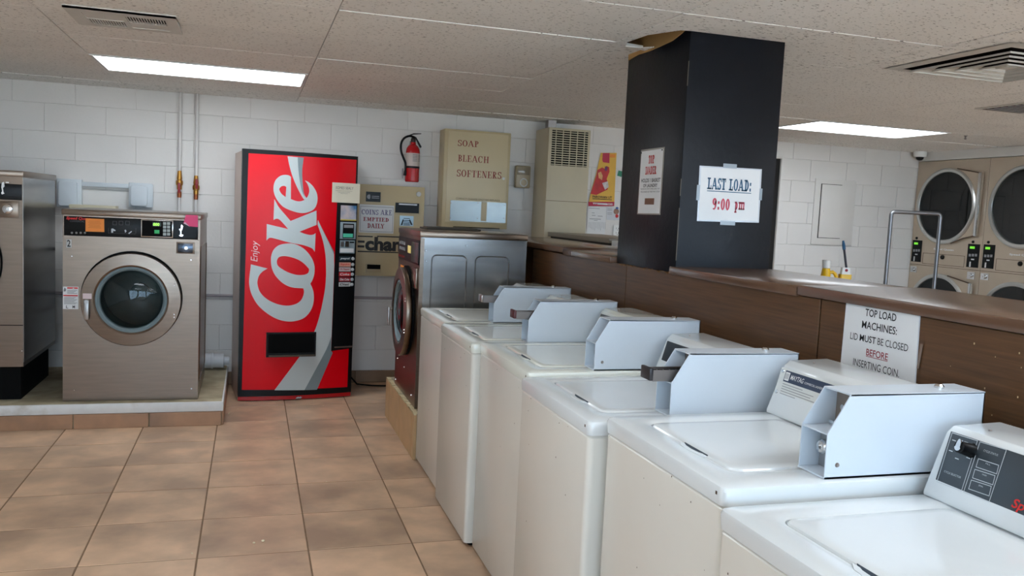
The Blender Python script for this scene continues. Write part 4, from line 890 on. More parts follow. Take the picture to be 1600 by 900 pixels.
# posters on the wall beyond the counter
fp = Fr((0, 6.893, 0), (1, 0, 0), (0, 0, 1)); Q = lambda x, y: (905+x*.17778, 230+y*.17778)
YEL = mat('poster_yellow', (226, 176, 62), .5, var=.06, scale=9)
def pq(pts, n, mt_, name, par=None, **k): 
    mb = MB(); mb.prism([fp.px(*Q(*p)) for p in pts], lambda a, b: fp.w(a, b, n-.001), lambda a, b: fp.w(a, b, n)); return mb.done(name, mt_, par, smooth=False, **k)
po = pq([(190, 50), (328, 50), (306, 518), (80, 518), (98, 410), (150, 230)], .002, YEL, 'event_poster', None, label='yellow and red show poster with torn slanted edge on the wall beside the heater', cat='poster'); WM[po.name] = Vector((0, 0, 0))
pq([(206, 52), (266, 52), (264, 140), (208, 132), (202, 110)], .003, mat('poster_crimson', (186, 28, 62), .5), 'print', po)
pq([(268, 62), (318, 62), (317, 92), (267, 92)], .003, mat('poster_orange', (232, 140, 40), .5), 'print', po)
pq([(98, 410), (128, 320), (150, 250), (160, 200), (200, 178), (225, 190), (235, 165), (262, 175), (265, 215), (240, 280), (256, 330), (248, 372), (200, 395), (150, 420)], .003, mat('poster_red', (190, 34, 36), .5, var=.2, scale=20), 'print', po)
pq([(165, 225), (190, 215), (205, 250), (200, 290), (170, 270)], .0036, mat('poster_peach', (226, 170, 110), .5, var=.2, scale=30), 'print', po)
pq([(200, 315), (250, 300), (258, 350), (225, 375)], .0036, mat('poster_pale', (200, 190, 190), .5, var=.2, scale=30), 'print', po)
pq([(225, 170), (250, 172), (240, 210), (222, 205)], .0036, mat('poster_purple', (110, 50, 100), .5), 'print', po)
pq([(80, 480), (308, 480), (306, 518), (80, 518)], .0036, mat('poster_crimson', (186, 28, 62)), 'print', po)
q = MB(); fp.ptext(q, 'PAROWAN UT', *Q(116, 428), *Q(286, 450), n0=.004, bold=.02); fp.pbox(q, *Q(114, 455), *Q(285, 461), .0035, .004); q.done('lettering', INKB, po, smooth=False)
q = MB(); fp.ptext(q, 'www.          .com', *Q(118, 490), *Q(292, 506), n0=.004, bold=.02); fp.pbox(q, *Q(160, 492), *Q(248, 506), .0037, .004); q.done('web_line', PAPER, po, smooth=False)
fy = pq([(76, 522), (238, 530), (225, 775), (64, 770)], .0015, PAPER, 'flyer', None, label='white flyer with tear-off strips pinned under the yellow poster', cat='flyer'); WM[fy.name] = Vector((0, 0, 0))
q = MB()
for x0, y0, x1, y1 in ((85, 535, 180, 540), (110, 575, 135, 580), (110, 597, 142, 602), (162, 604, 205, 609), (90, 628, 190, 634), (128, 642, 160, 646)): fp.pbox(q, *Q(x0, y0), *Q(x1, y1), .0015, .002)
for k in range(12): fp.pbox(q, *Q(84+k*13, 658), *Q(86+k*13, 705+(k*7) % 30), .0015, .002)
q.done('flyer_print', GREY, fy, smooth=False)
f2 = pq([(240, 526), (352, 534), (350, 642), (238, 638)], .0015, mat('pale_grey_paper', (206, 208, 212), .5), 'flyer', None, label='pale flyer with round blue and red pictures beside the pillar', cat='flyer'); WM[f2.name] = Vector((0, 0, 0))
q = MB(); fp.poly(q, [[fp.px(*Q(325+24*math.cos(i*.4), 565+26*math.sin(i*.4))) for i in range(16)]], .002); q.done('print', mat('photo_brown', (150, 110, 90), .5, var=.4, scale=60), f2, smooth=False)
q = MB(); fp.poly(q, [[fp.px(*Q(330+14*math.cos(i*.4), 605+16*math.sin(i*.4))) for i in range(16)]], .0024); q.done('print', REDW, f2, smooth=False)
q = MB(); fp.poly(q, [[fp.px(*Q(332+12*math.cos(i*.4), 535+10*math.sin(i*.4))) for i in range(16)]], .0024); q.done('print', mat('print_blue', (50, 90, 160), .5), f2, smooth=False)
q = MB()
for y in (540, 552, 575, 588): fp.pbox(q, *Q(248, y), *Q(288, y+4), .0015, .002)
q.done('flyer_print', GREY, f2, smooth=False)
g = pq([(345, 204), (378, 212), (372, 262), (333, 250)], .002, mat('green_card', (44, 140, 104), .5), 'green_card', None, label='small green card on the wall half hidden by the pillar', cat='card')
ot = thing('electrical_outlet', 'white double electrical outlet plate on the wall beside the pillar', 'outlet', tuple(fp.w(*fp.px(*Q(322, 730)), 0)))
r_ = fp.rect(*Q(297, 684), *Q(349, 778)); fp.box(MB(), r_[0], r_[0]+.078, r_[2], r_[3], 0, .006, .002).done('plate', mat('white_plastic', (232, 232, 228)), ot)
for v in (.28, .7):
    q = MB(); um, vm = r_[0]+.039, r_[2]+(r_[3]-r_[2])*v; fp.box(q, um-.012, um-.009, vm-.006, vm+.006, .006, .0066); fp.box(q, um+.009, um+.012, vm-.006, vm+.006, .006, .0066); fp.box(q, um-.003, um+.003, vm-.018, vm-.012, .006, .0066); q.done('socket', INKB, ot, smooth=False)

# raised cabinet end behind the far counter, with a white box on it
t = thing('back_cabinet', 'low cabinet with grey laminate top standing behind the far end of the counter', 'cabinet', (2.5, 5.8, 0))
MB().box(2.33, 2.75, 5.3, 6.5, 0, 1.27).done('body', mat('dark_laminate', (58, 50, 40), .5, var=.2, scale=20), t, smooth=False)
MB().box(2.31, 2.77, 5.28, 6.52, 1.27, 1.302, .003).done('top', mat('grey_brown_laminate', (148, 138, 122), .4), t)
MB().box(2.312, 2.7, 4.6, 5.24, 0, 1.29, .004).done('white_cabinet', mat('white_plastic', (232, 232, 228)), None, label='white box-shaped cabinet end behind the counter by the pillar', cat='cabinet')

# ================================================================== pipes and wall fittings
PIPE = mat('painted_pipe', (216, 212, 208), .45, var=.03)
for x, fl, lb in ((-.5205, 0, 'white vertical water pipe with brass valve and red lever, nearer the tall steel washer'), (-.403, 1, 'white vertical water pipe with brass valve and red lever, nearer the drinks machine')):
    t = thing('water_pipe', lb, 'pipe', (x, 6.865, .9), 'water supply pipes')
    MB().cyl((x, 6.865, .9), (x, 6.865, ZC+.02), .0125, n=14).done('pipe', PIPE, t)
    MB().lathe([(.018, 0), (.018, .03), (.024, .034), (.026, .05), (.024, .066), (.018, .07), (.02, .085), (.018, .1), (.014, .14)], (x, 6.862, 1.47 if fl else 1.5), (0, 0, 1), 14).done('valve', BRASS, t)
    z = 1.54 if fl else 1.505
    MB().box(x-.009+.006*fl, x+.01+.006*fl, 6.815, 6.83, z-.03, z+.045, .004).box(x-.006, x+.006, 6.82, 6.85, z, z+.012).done('valve_lever', mat('dark_red_lever', (140, 24, 30), .4), t)
    MB().lathe([(.015, 0), (.016, .02), (.015, .045)], (x, 6.862, 1.43 if fl else 1.44), (0, 0, 1), 12).done('coupling', mat('copper', (170, 100, 66), .4, .9), t)
for a, b_, z in ((XL+.05, 1.35, .70),):
    MB().tube([(a, 6.885, z), (b_, 6.885, z)], .011, 10).done('wall_conduit', mat('grey_painted_conduit', (166, 156, 158), .5), None, label='thin grey conduit running along the block wall behind the drinks machine', cat='conduit')
t = thing('drain_pipe', 'white plastic drain pipe coupling lying on the plinth behind the numbered washer', 'pipe', (-.35, 6.72, .152))
PVC = mat('pvc', (200, 202, 206), .4)
MB().lathe([(.045, 0), (.045, .25), (.056, .252), (.056, .33), (.06, .332), (.06, .345), (.054, .347), (.054, .42), (.04, .422), (.03, .424), (.03, .46)], (-.6, 6.72, .22), (1, 0, 0), 24).done('pipe', PVC, t)
MB().box(-.34, -.32, 6.66, 6.78, .153, .18).done('clamp', SLIDE, t)
# white plastic frame against the wall
ft = Fr((0, 6.84, 0), (1, 0, 0), (0, 0, 1)); D1 = lambda x, y: (x*.2333, 230+y*.2333)
t = thing('white_frame_rack', 'white plastic wall frame with two rounded pads behind the numbered washer', 'rack', (-1.02, 6.86, 1.33))
WPL = mat('bluish_white_plastic', (206, 212, 216), .4, var=.03)
for x0, y0, x1, y1 in ((378, 212, 545, 402), (862, 240, 1015, 402)):
    r_ = ft.rect(*D1(x0, y0), *D1(x1, y1)); ft.box(MB(), *r_, -.05, 0, .004).done('backing', WPL, t)
    r_ = ft.rect(*D1(x0+12, y0+14), *D1(x1-26, y1-6)); MB().loops([[ft.w(a, b, n_) for a, b in rrect(r_[0]+i, r_[1]-i, r_[2]+i, r_[3]-i, .02, 4)] for i, n_ in ((0, 0), (0, .012), (.004, .018), (.012, .02))]).done('pad', WPL, t)
q = MB(); ft.pbox(q, *D1(545, 238), *D1(862, 268), -.04, -.01, .004); ft.pbox(q, *D1(1005, 250), *D1(1022, 405), -.04, -.01, .002); q.done('rail', WPL, t)
ft.pbox(MB(), *D1(480, 388), *D1(790, 414), -.03, .1, .003).done('tray', mat('cream_tray', (206, 196, 168), .5), t)
q = MB(); q.tube([(-1.29, 6.88, 1.02), (-1.2, 6.87, 1.03), (-1.1, 6.87, 1.0)], .012, 8); q.tube([(-1.28, 6.87, .72), (-1.22, 6.84, .6), (-1.12, 6.8, .56)], .008, 8); q.done('supply_hose', BLACKM, None, label='black hoses looped between the two stainless washers against the wall', cat='hose')
MB().box(-1.185, -1.12, 6.85, 6.893, 1.1, 1.29, .004).done('junction_box', PIPE, None, label='small white junction box on the wall between the stainless washers', cat='junction box')
# access panel
t = thing('access_panel', 'white painted access panel set in the block wall near the stacked dryers', 'access panel', (5.34, 6.88, 1.35))
MB().box(5.10, 5.56, 6.885, 6.897, 1.28, 1.90, .002).done('frame', PLAIN, t)
MB().box(5.172, 5.505, 6.878, 6.886, 1.347, 1.852, .002).done('door', PLAIN, t)
MB().box(5.162, 5.172, 6.8845, 6.886, 1.34, 1.858).box(5.172, 5.4, 6.8845, 6.886, 1.852, 1.857).box(5.172, 5.42, 6.8845, 6.886, 1.342, 1.347).done('gap_shadow', mat('dark_gap', (70, 66, 62), .8), t, smooth=False)
MB().lathe([(.008, 0), (.007, .006), (0, .006)], (5.21, 6.878, 1.6), (0, -1, 0), 12, True, False).done('latch', PLAIN, t)
# security camera
t = thing('security_camera', 'small white dome security camera on the ceiling above the stacked dryers', 'camera', (6.2, 6.80, ZC))
MB().lathe([(.062, 0), (.062, -.03), (.055, -.052)][::-1], (6.2, 6.80, ZC), (0, 0, 1), 24).done('housing', mat('white_plastic', (232, 232, 228)), t)
MB().lathe([(.038, -.052), (.034, -.07), (.02, -.082), (0, -.086)][::-1], (6.2, 6.80, ZC), (0, 0, 1), 20, False, True).done('dome', BLACK, t)

# ================================================================== stacked dryers
DRY = mat('taupe_steel_enamel', (196, 180, 160), .4, .35, var=.04, scale=8, bump=.04)
fd0 = Fr((XD, 6.893, 0), (0, -1, 0), (0, 0, 1)); Z6 = lambda x, y: (1410+x*.13333, 360+y*.13333); ZZ = lambda x, y: (1370+x*.28894, 220+y*.28889)
DW = .852
up = fd0.rect(*ZZ(225, 148), *ZZ(545, 560)); ucx, ucv = (up[0]+up[1])/2, (up[2]+up[3])/2; ur = (up[3]-up[2])/2
for k, lb in enumerate(('taupe stacked dryer next to the white block wall with chrome cart in front', 'taupe stacked dryer standing away from the block wall, cut by the frame')):
    f = Fr((XD, 6.893-k*(DW+.004), 0), (0, -1, 0), (0, 0, 1)); t = thing('stacked_dryer', lb, 'dryer', tuple(f.w(DW/2, 0, -.4)), 'stacked dryers')
    lcv = ucv-1.0; body = front_plate(f, DW, 0, 2.13, [(ucx, ucv, ur*.9), (ucx, lcv, ur*.9)], .85, DRY, 'body', t)
    for cv in (ucv, lcv):
        drum(f, ucx, cv, ur*.9, .5, t, mat('dryer_drum', (60, 70, 66), .4, .6, var=.1))
        d_ = MB(); d_.lathe([(ur*.88, .004), (ur*.9, .03), (ur*.96, .034), (ur, .026), (ur, .004)], f.w(ucx, cv, 0), f.N, 56, False, False)
        d_ = d_.done('door', mat('door_aluminium', (200, 200, 196), .3, .8), t)
        MB().lathe([(ur*.89, .02), (ur*.5, .022), (0, .022)], f.w(ucx, cv, 0), f.N, 48, False, False).done('door_glass', YGLASS, d_)
        q = MB(); q.prism([(ucx+ur*.35, cv+ur*.94), (DW-.055, cv+ur*.82), (DW-.055, cv-ur*.72), (ucx+ur*.35, cv-ur*.94), (ucx+ur*.72, cv-ur*.7), (ucx+ur, cv), (ucx+ur*.72, cv+ur*.7)], lambda a, b: f.w(a, b, .002), lambda a, b: f.w(a, b, .02)); q.done('door_wing', DRY, d_, smooth=False)
        q = MB(); q.tube([f.w(ucx+ur*.3, cv+ur*.97, .02), f.w(ucx+ur*.7, cv+ur*.9, .021), f.w(DW-.06, cv+ur*.83, .02)], .006, 6); q.tube([f.w(ucx+ur*.3, cv-ur*.97, .02), f.w(ucx+ur*.7, cv-ur*.82, .021), f.w(DW-.06, cv-ur*.73, .02)], .006, 6); q.done('wing_seam', mat('brown_seam', (90, 70, 54), .6), d_)
        f.box(MB(), DW-.07, DW-.035, cv-ur*.75, cv+ur*.85, .02, .05, .006).done('door_handle', CHROME, d_)
    def dp(name, M_, x0, y0, x1, y1, mt_, n0=0, n1=.004, par=None, r=0):
        a = fd0.rect(*M_(x0, y0), *M_(x1, y1)); return f.box(MB(), *a, n0, n1, r).done(name, mt_, par or t, smooth=False)
    for x0, y0, x1, y1 in ((115, 115, 225, 368), (762, 160, 900, 435)):
        cp_ = dp('control_panel', Z6, x0, y0, x1, y1, BLACK); w_, h_ = x1-x0, y1-y0
        dp('display', Z6, x0+w_*.25, y0+h_*.1, x0+w_*.65, y0+h_*.2, GREENL, .004, .006, cp_)
        for i in range(3): dp('key', Z6, x0+w_*(.15+.26*i), y0+h_*.42, x0+w_*(.33+.26*i), y0+h_*.53, GREY, .004, .006, cp_)
        dp('coin_slot', Z6, x0+w_*.35, y0+h_*.63, x0+w_*.6, y0+h_*.68, PAPER, .004, .006, cp_); dp('coin_return', Z6, x0+w_*.2, y0+h_*.75, x0+w_*.34, y0+h_*.97, CHROME, .004, .008, cp_)
        a = fd0.px(*Z6((x0+x1)/2, y0-25)); MB().lathe([(.013, 0), (.012, .008), (0, .01)], f.w(a[0], a[1], 0), f.N, 12, True, False).done('button', BLACK, t)
    a = fd0.rect(*Z6(368, 212), *Z6(606, 240)); q = MB(); f.text(q, 'Speed Queen', *a, .004, bold=.05); q.done('brand_print', PAPER, t, smooth=False)
    a = fd0.rect(*Z6(235, 280), *Z6(728, 410)); q = MB()
    for u0, u1, v0, v1 in ((a[0], a[1], a[2], a[2]+.004), (a[0], a[1], a[3]-.004, a[3]), (a[0], a[0]+.004, a[2], a[3]), (a[1]-.004, a[1], a[2], a[3])): f.box(q, u0, u1, v0, v1, -.002, .0012)
    zs = fd0.px(*Z6(480, 433))[1]; f.box(q, 0, DW, zs, zs+.004, -.002, .0012); f.box(q, DW, DW+.0035, 0, 2.13, -.2, -.001); q.done('panel_seam', mat('brown_seam', (90, 70, 54)), t, smooth=False)
    a = fd0.px(*Z6(472, 315)); MB().lathe([(.022, 0), (.02, .012), (.01, .02), (0, .02)], f.w(a[0], a[1], 0), f.N, 14, True, False).done('latch_knob', BLACK, t)
    for x0, y0, x1, y1 in ((98, 420, 172, 490), (764, 486, 852, 572)):
        p_ = dp('coin_vault', Z6, x0, y0, x1, y1, CHROME, 0, .008); a = fd0.px(*Z6((x0+x1)/2, (y0+y1)/2)); MB().lathe([(.02, 0), (.018, .014), (.008, .014), (0, .012)], f.w(a[0], a[1], .008), f.N, 16, True, False).done('coin_lock', CHROME, p_)

# ================================================================== laundry cart with hanging frame
def at(x, y, depth): return CAM+ray(x, y)*depth
pa, pb = at(1393, 331, 7.25), at(1470, 334, 7.25); z = (pa.z+pb.z)/2; pa.z = pb.z = z
t = thing('laundry_cart', 'chrome laundry cart with tall hanging frame in front of the stacked dryer', 'cart', ((pa.x+pb.x)/2, (pa.y+pb.y)/2, 0))
ba, bb2 = pa.copy(), pb.copy(); ba.z = bb2.z = .18
MB().tube(arc_path([ba, pa, pb, bb2], .035), .0165, 12).done('hanging_frame', mat('dull_chrome', (140, 140, 143), .35, .9), t)
ud = (pb-pa).normalized(); nd = Vector((-ud.y, ud.x, 0))
cor = [pa+nd*-.32, pb+nd*-.32, pb+nd*.32, pa+nd*.32]; q = MB()
for zz in (.42, .72):
    lp = [Vector((p.x, p.y, zz)) for p in cor]; q.tube(lp+[lp[0]], .009, 8)
for p in cor: q.tube([Vector((p.x, p.y, .12)), Vector((p.x, p.y, .72))], .009, 8)
for i in range(1, 8):
    for a, b_ in ((0, 1), (1, 2), (2, 3), (3, 0)):
        p = cor[a].lerp(cor[b_], i/8); q.tube([Vector((p.x, p.y, .42)), Vector((p.x, p.y, .72))], .003, 5)
q.done('basket', CHROME, t); q = MB(); lp = [Vector((p.x, p.y, .18)) for p in cor]; q.tube(lp+[lp[0]], .012, 8)
for i in range(1, 7): q.tube([Vector((*(cor[0].lerp(cor[3], i/7)).xy, .42)), Vector((*(cor[1].lerp(cor[2], i/7)).xy, .42))], .003, 5)
q.done('base_frame', CHROME, t)
for p in cor:
    MB().cyl((p.x-.012, p.y, .05), (p.x+.012, p.y, .05), .05, n=20).done('caster', BLACK, t); MB().box(p.x-.016, p.x+.016, p.y-.012, p.y+.012, .05, .13).done('caster_fork', CHROME, t)

# ================================================================== folding table with cleaning things behind the counter
dpt = 4.55; pj = at(1290, 430, dpt); pk = at(1320, 432, dpt)
t = thing('folding_table', 'plain folding table behind the counter carrying the yellow cleaning things', 'table', (3.1, 4.0, 0))
MB().box(2.75, 3.45, 3.2, 4.8, .9, .935, .004).done('top', mat('white_laminate', (210, 208, 202), .4), t)
for x in (2.8, 3.4):
    for y in (3.28, 4.72): MB().cyl((x, y, 0), (x, y, .9), .018).done('leg', SLIDE, t)
YP = mat('yellow_plastic', (240, 186, 10), .35, var=.04); zt_ = .935
t = thing('detergent_jug', 'yellow plastic jug with curved handle and frosted white cap', 'jug', (pj.x, pj.y, zt_))
zc_ = at(1290, 419, dpt).z; ze = at(1290, 407, dpt).z
MB().lathe([(.05, 0), (.055, .01), (.055, .13), (.045, .17), (.028, zc_-zt_-.06), (.02, zc_-zt_)], (pj.x, pj.y, zt_), (0, 0, 1), 24).done('bottle', YP, t)
MB().lathe([(.017, 0), (.021, .004), (.023, ze-zc_), (.02, ze-zc_+.003)], (pj.x, pj.y, zc_), (0, 0, 1), 20).done('cap', mat('frosted_cap', (232, 228, 222), .5), t)
hp = [at(x, y, dpt) for x, y in ((1292, 428), (1296, 426), (1301, 425), (1304.5, 428), (1306.5, 432), (1307, 437))]; MB().tube(hp+[hp[-1]-Vector((0, 0, .08))], .0095, 10).done('handle', YP, t)
t = thing('brush_tub', 'yellow tub with white label holding a dark brush beside the yellow jug', 'tub', (pk.x, pk.y, zt_))
rr = at(1329, 432, dpt)-at(1311, 432, dpt); wv = rr.xy.length/2; zl = at(1320, 428.5, dpt).z; zm = at(1320, 418, dpt).z
ux = Vector((ca, -sa, 0)); uy = Vector((sa, ca, 0)); pk0 = Vector((pk.x, pk.y, 0))
def tub(w0, w1, z0, z1): return [[pk0+ux*(a*w)+uy*(b_*w*.6)+Vector((0, 0, z_)) for a, b_ in rrect(-1, 1, -1, 1, .3, 3)] for w, z_ in ((w0, z0), (w1, z1))]
MB().loops(tub(wv*1.0, wv*1.0, zt_, zl)).done('tub', YP, t)
lb_ = MB().loops(tub(wv*.78, wv*.66, zl, zm)).done('label_block', mat('white_plastic', (232, 232, 228)), t)
lf = Fr(pk0-uy*(wv*.48)+Vector((0, 0, (zl+zm)/2)), ux, (0, 0, 1)); q = MB(); lf.poly(q, [[(.008*math.cos(i*.52), .008*math.sin(i*.52)+.004) for i in range(12)]], .002); q.done('label_print', INKR, lb_, smooth=False)
b0_, b1_ = at(1322.5, 420, dpt), at(1317.5, 376, dpt)
t = thing('scrub_brush', 'dark long-handled brush with blue tip standing in the yellow tub', 'brush', tuple(b0_))
MB().tube([b0_-Vector((0, 0, .1)), b0_, b0_.lerp(b1_, .7)], .0062, 10).done('handle', mat('charcoal_plastic', (48, 44, 52), .5), t)
MB().tube([b0_.lerp(b1_, .68), b0_.lerp(b1_, .85), b1_], .0085, 12, lambda f: .0085 if f < .9 else .005).done('tip', mat('blue_tip', (40, 92, 128), .5), t)

# ================================================================== signs and notes
def sign(fr, pts, name, label, mt_=PAPER, cat='sign', n0=.0012, th=.0012):
    mb = MB(); mb.prism([fr.px(*p) for p in pts], lambda a, b: fr.w(a, b, n0), lambda a, b: fr.w(a, b, n0+th)); o = mb.done(name, mt_, None, smooth=False, label=label, cat=cat); WM[o.name] = Vector((0, 0, 0)); return o
fA = Fr((1.70, 3.7, 0), (0, -1, 0), (0, 0, 1)); V7 = lambda x, y: (990+x*.14458, 220+y*.14444)
s = sign(fA, [V7(88, 98), V7(342, 66), V7(292, 802), V7(42, 795)], 'paper_sign', 'framed white top loader notice with red heading on the narrow side of the pillar', mat('grey_sleeve', (150, 146, 138), .2))
sp = MB(); sp.prism([fA.px(*V7(*p)) for p in ((92, 118), (328, 84), (285, 786), (52, 784))], lambda a, b: fA.w(a, b, .0026), lambda a, b: fA.w(a, b, .003)); sp.done('sheet', PAPER, s, smooth=False)
q = MB(); fA.ptext(q, 'TOP', *V7(170, 155), *V7(232, 248), n0=.0034, serif=(.34, .16, .16)); q.done('heading', REDW, s, smooth=False); q = MB(); fA.ptext(q, 'LOADER', *V7(136, 275), *V7(254, 365), n0=.0034, serif=(.34, .16, .16)); q.done('heading', REDW, s, smooth=False)
q = MB(); fA.ptext(q, 'HOLDS 1 BASKET', *V7(90, 406), *V7(298, 448), n0=.0034, bold=.02); q.done('lettering', INKB, s, smooth=False); q = MB(); fA.ptext(q, 'OF LAUNDRY', *V7(112, 465), *V7(264, 502), n0=.0034, bold=.02); q.done('lettering', INKB, s, smooth=False); q = MB()
for y in (518, 550): fA.ptext(q, 'PLEASE DO NOT OVER LOAD THE' if y < 530 else 'MACHINES OR THEY MAY STOP', *V7(84, y-5), *V7(288, y+9), n0=.0034)
q.done('fine_print', INKB, s, smooth=False, kind='stuff'); q = MB(); fA.pbox(q, *V7(127, 622), *V7(228, 690), .003, .0034); q.done('stamp', mat('brown_stamp', (120, 82, 62), .6, var=.1, scale=90), s, smooth=False)
for x, y in ((318, 98), (92, 132)):
    a = fA.px(*V7(x, y)); MB().lathe([(.004, 0), (.003, .003), (0, .003)], fA.w(a[0], a[1], .003), fA.N, 10, True, False).done('pin', INKB, s)
fB = Fr((1.70, 3.18, 0), (1, 0, 0), (0, 0, 1)); V8 = lambda x, y: (1080+x*.1222, 250+y*.1222)
s = sign(fB, [V8(105, 72), V8(900, 118), V8(862, 802), V8(70, 780)], 'paper_sign', 'laminated last load 9:00 pm sign taped to the wide face of the dark pillar', LAMIN)
sp = MB(); sp.prism([fB.px(*V8(*p)) for p in ((125, 92), (880, 132), (845, 782), (90, 765))], lambda a, b: fB.w(a, b, .0025), lambda a, b: fB.w(a, b, .0029)); sp.done('sheet', PAPER, s, smooth=False)
q = MB(); fB.ptext(q, 'LAST LOAD:', *V8(200, 238), *V8(762, 392), n0=.0034, serif=(.27, .13, .13)); fB.pbox(q, *V8(196, 405), *V8(762, 415), .003, .0034); q.done('heading', mat('steel_blue_ink', (44, 92, 124), .5), s, smooth=False)
q = MB(); fB.ptext(q, '9:00', *V8(265, 490), *V8(488, 640), n0=.0034, serif=(.25, .16, .14)); q.done('lettering', mat('rose_red_ink', (196, 62, 84), .5), s, smooth=False); q = MB(); fB.ptext(q, 'pm', *V8(548, 535), *V8(676, 678), n0=.0034, serif=(.25, .14, .14)); q.done('lettering', mat('rose_red_ink', (196, 62, 84), .5), s, smooth=False)
for x0, y0, x1, y1 in ((405, 50, 578, 105), (366, 780, 556, 832), (64, 318, 104, 515), (866, 365, 902, 515)): fB.pbox(MB(), *V8(x0, y0), *V8(x1, y1), .003, .0034).done('tape', TAPE, s, smooth=False)
fC = Fr((1.682, 2.2, 0), (0, -1, 0), (0, 0, 1)); V9 = lambda x, y: (1280+x*.2222, 440+y*.2222)
s = sign(fC, [V9(198, 108), V9(720, 190), V9(682, 720), V9(150, 622)], 'paper_sign', 'white laminated top load machines lid notice taped to the wood partition', LAMIN)
sp = MB(); sp.prism([fC.px(*V9(*p)) for p in ((202, 114), (712, 206), (676, 722), (154, 614))], lambda a, b: fC.w(a, b, .0025), lambda a, b: fC.w(a, b, .0029)); sp.done('sheet', PAPER, s, smooth=False)
def l9(tx, L, R_, h, ink, b=0): 
    q = MB(); A, B_ = fC.px(*V9(*L)), fC.px(*V9(*R_)); vm = (A[1]+B_[1])/2; fC.text(q, tx, A[0], B_[0], vm-h/2, vm+h/2, .0034, bold=b); return q.done('lettering', ink, s, smooth=False)
l9('TOP LOAD', (332, 215), (550, 255), .0215, INKB, .014); l9('MACHINES:', (308, 300), (554, 348), .0215, INKB, .011)
l9('LID', (226, 380), (278, 388), .0195, INKB); l9('MUST', (292, 397), (405, 412), .0195, INKB, .013); l9('BE CLOSED', (418, 418), (632, 470), .0195, INKB)
l9('BEFORE', (338, 497), (490, 528), .0195, INKR, .008); l9('INSERTING COIN.', (246, 562), (570, 648), .021, INKB)
q = MB(); A, B_ = fC.px(*V9(335, 524)), fC.px(*V9(487, 560)); fC.box(q, A[0], B_[0], (A[1]+B_[1])/2-.001, (A[1]+B_[1])/2+.0006, .003, .0034); q.done('underline', INKR, s, smooth=False)
for pts in (((186, 84), (316, 104), (314, 128), (184, 120)), ((640, 172), (715, 178), (722, 208), (640, 200)), ((718, 436), (738, 440), (706, 612), (692, 610))):
    mb = MB(); mb.prism([fC.px(*V9(*p)) for p in pts], lambda a, b: fC.w(a, b, .003), lambda a, b: fC.w(a, b, .0034)); mb.done('tape', mat('brown_tape', (138, 116, 102), .2), s, smooth=False)
f2_ = Fr((0, 5.72-.0045, 0), (1, 0, 0), (0, 0, 1)); C = lambda x, y: (90+x*.15, 320+y*.15)
ORN = mat('orange_paper', (236, 140, 56), .6); PNK = mat('pink_paper', (226, 76, 124), .6)
s = sign(f2_, [C(292, 140), C(486, 148), C(487, 283), C(292, 278)], 'sticky_note', 'orange sticky note on the numbered washer control panel', ORN, 'note'); q = MB()
for k, y in enumerate((168, 182, 196, 210, 224, 238)): f2_.pbox(q, *C(330-(k % 2)*10, y), *C(440+(k % 3)*8, y+2.5), .0024, .0027)
q.done('handwriting', mat('brown_pen', (150, 90, 40), .6), s, smooth=False)
s = sign(Fr((0, 5.712, 0), (1, 0, 0), (0, 0, 1)), [C(1335, 104), C(1462, 110), C(1462, 232), C(1372, 224), C(1312, 192)], 'sticky_note', 'pink sticky note with curled corner on the numbered washer', PNK, 'note'); q = MB(); fq = Fr((0, 5.712, 0), (1, 0, 0), (0, 0, 1)); fq.poly(q, [[fq.px(*C(*p)) for p in ((1310, 192), (1330, 180), (1375, 226))]], .004); q.done('curled_corner', mat('pale_pink', (232, 190, 206), .6), s, smooth=False)
f7 = Fr((.937, 5.57, .275), (0, -1, 0), (0, 0, 1))
o = f7.box(MB(), .09, .23, .665, .8, .001, .002).done('sticky_note', ORN, None, smooth=False, label='orange sticker on the front of the embossed steel washer', cat='note')

# ================================================================== ceiling vents and small fittings
VW = mat('vent_white', (206, 202, 194), .5)
t = thing('ceiling_vent', 'white slotted ceiling register hanging slightly open near the bright light panel', 'vent', (-.54, 4.17, ZC))
x0, x1, y0, y1, zv = -.765, -.325, 3.99, 4.36, ZC-.014
xm, ym = (x0+x1)/2, (y0+y1)/2
f = MB()
for a in ((x0, x1, y0, y0+.07), (x0, x1, y1-.05, y1), (x0, x0+.06, y0+.07, y1-.05), (x1-.05, x1, y0+.07, y1-.05), (x0+.06, x1-.05, ym+.008, ym+.024), (xm-.01, xm+.01, y0+.07, y1-.05)): f.box(*a, zv, zv+.008)
f.box(x0, x1, y0, y0+.006, zv, ZC+.012); f.done('frame', VW, t, smooth=False)
MB().box(x0+.02, x1-.02, y0+.02, y1-.02, ZC-.0035, ZC-.001).done('void', SLOT, t, smooth=False)
for k in range(14):
    x = xm+.012+k*(x1-.05-xm-.012)/14; MB().box(x, x+.0045, y0+.07, ym+.008, zv+.001, zv+.003).done('louver', VW, t, smooth=False)
    x = x0+.06+k*(xm-.01-x0-.06)/14; MB().box(x, x+.006, ym+.024, y1-.05, zv+.001, zv+.003).done('louver', VW, t, smooth=False)
for a, b_, c_, d_ in ((x0+.06, xm-.01, y0+.07, ym+.008), (xm+.01, x1-.05, ym+.024, y1-.05)): MB().box(a, b_, c_, d_, zv+.002, zv+.007).done('blank_plate', VW, t, smooth=False)
t = thing('ceiling_diffuser', 'square ceiling air diffuser with dusty nested louvers to the right of the pillar', 'vent', (3.24, 3.08, ZC))
x0, x1, y0, y1 = 2.9, 3.58, 2.74, 3.42
def ring(i0, z0, i1, z1, th=.003):
    q = MB(); q.loops([[(x0+i, y0+i, z_), (x1-i, y0+i, z_), (x1-i, y1-i, z_), (x0+i, y1-i, z_)] for i, z_ in ((i0, z0), (i1, z1), (i1+th, z1), (i0+th, z0), (i0, z0))], False, False); return q
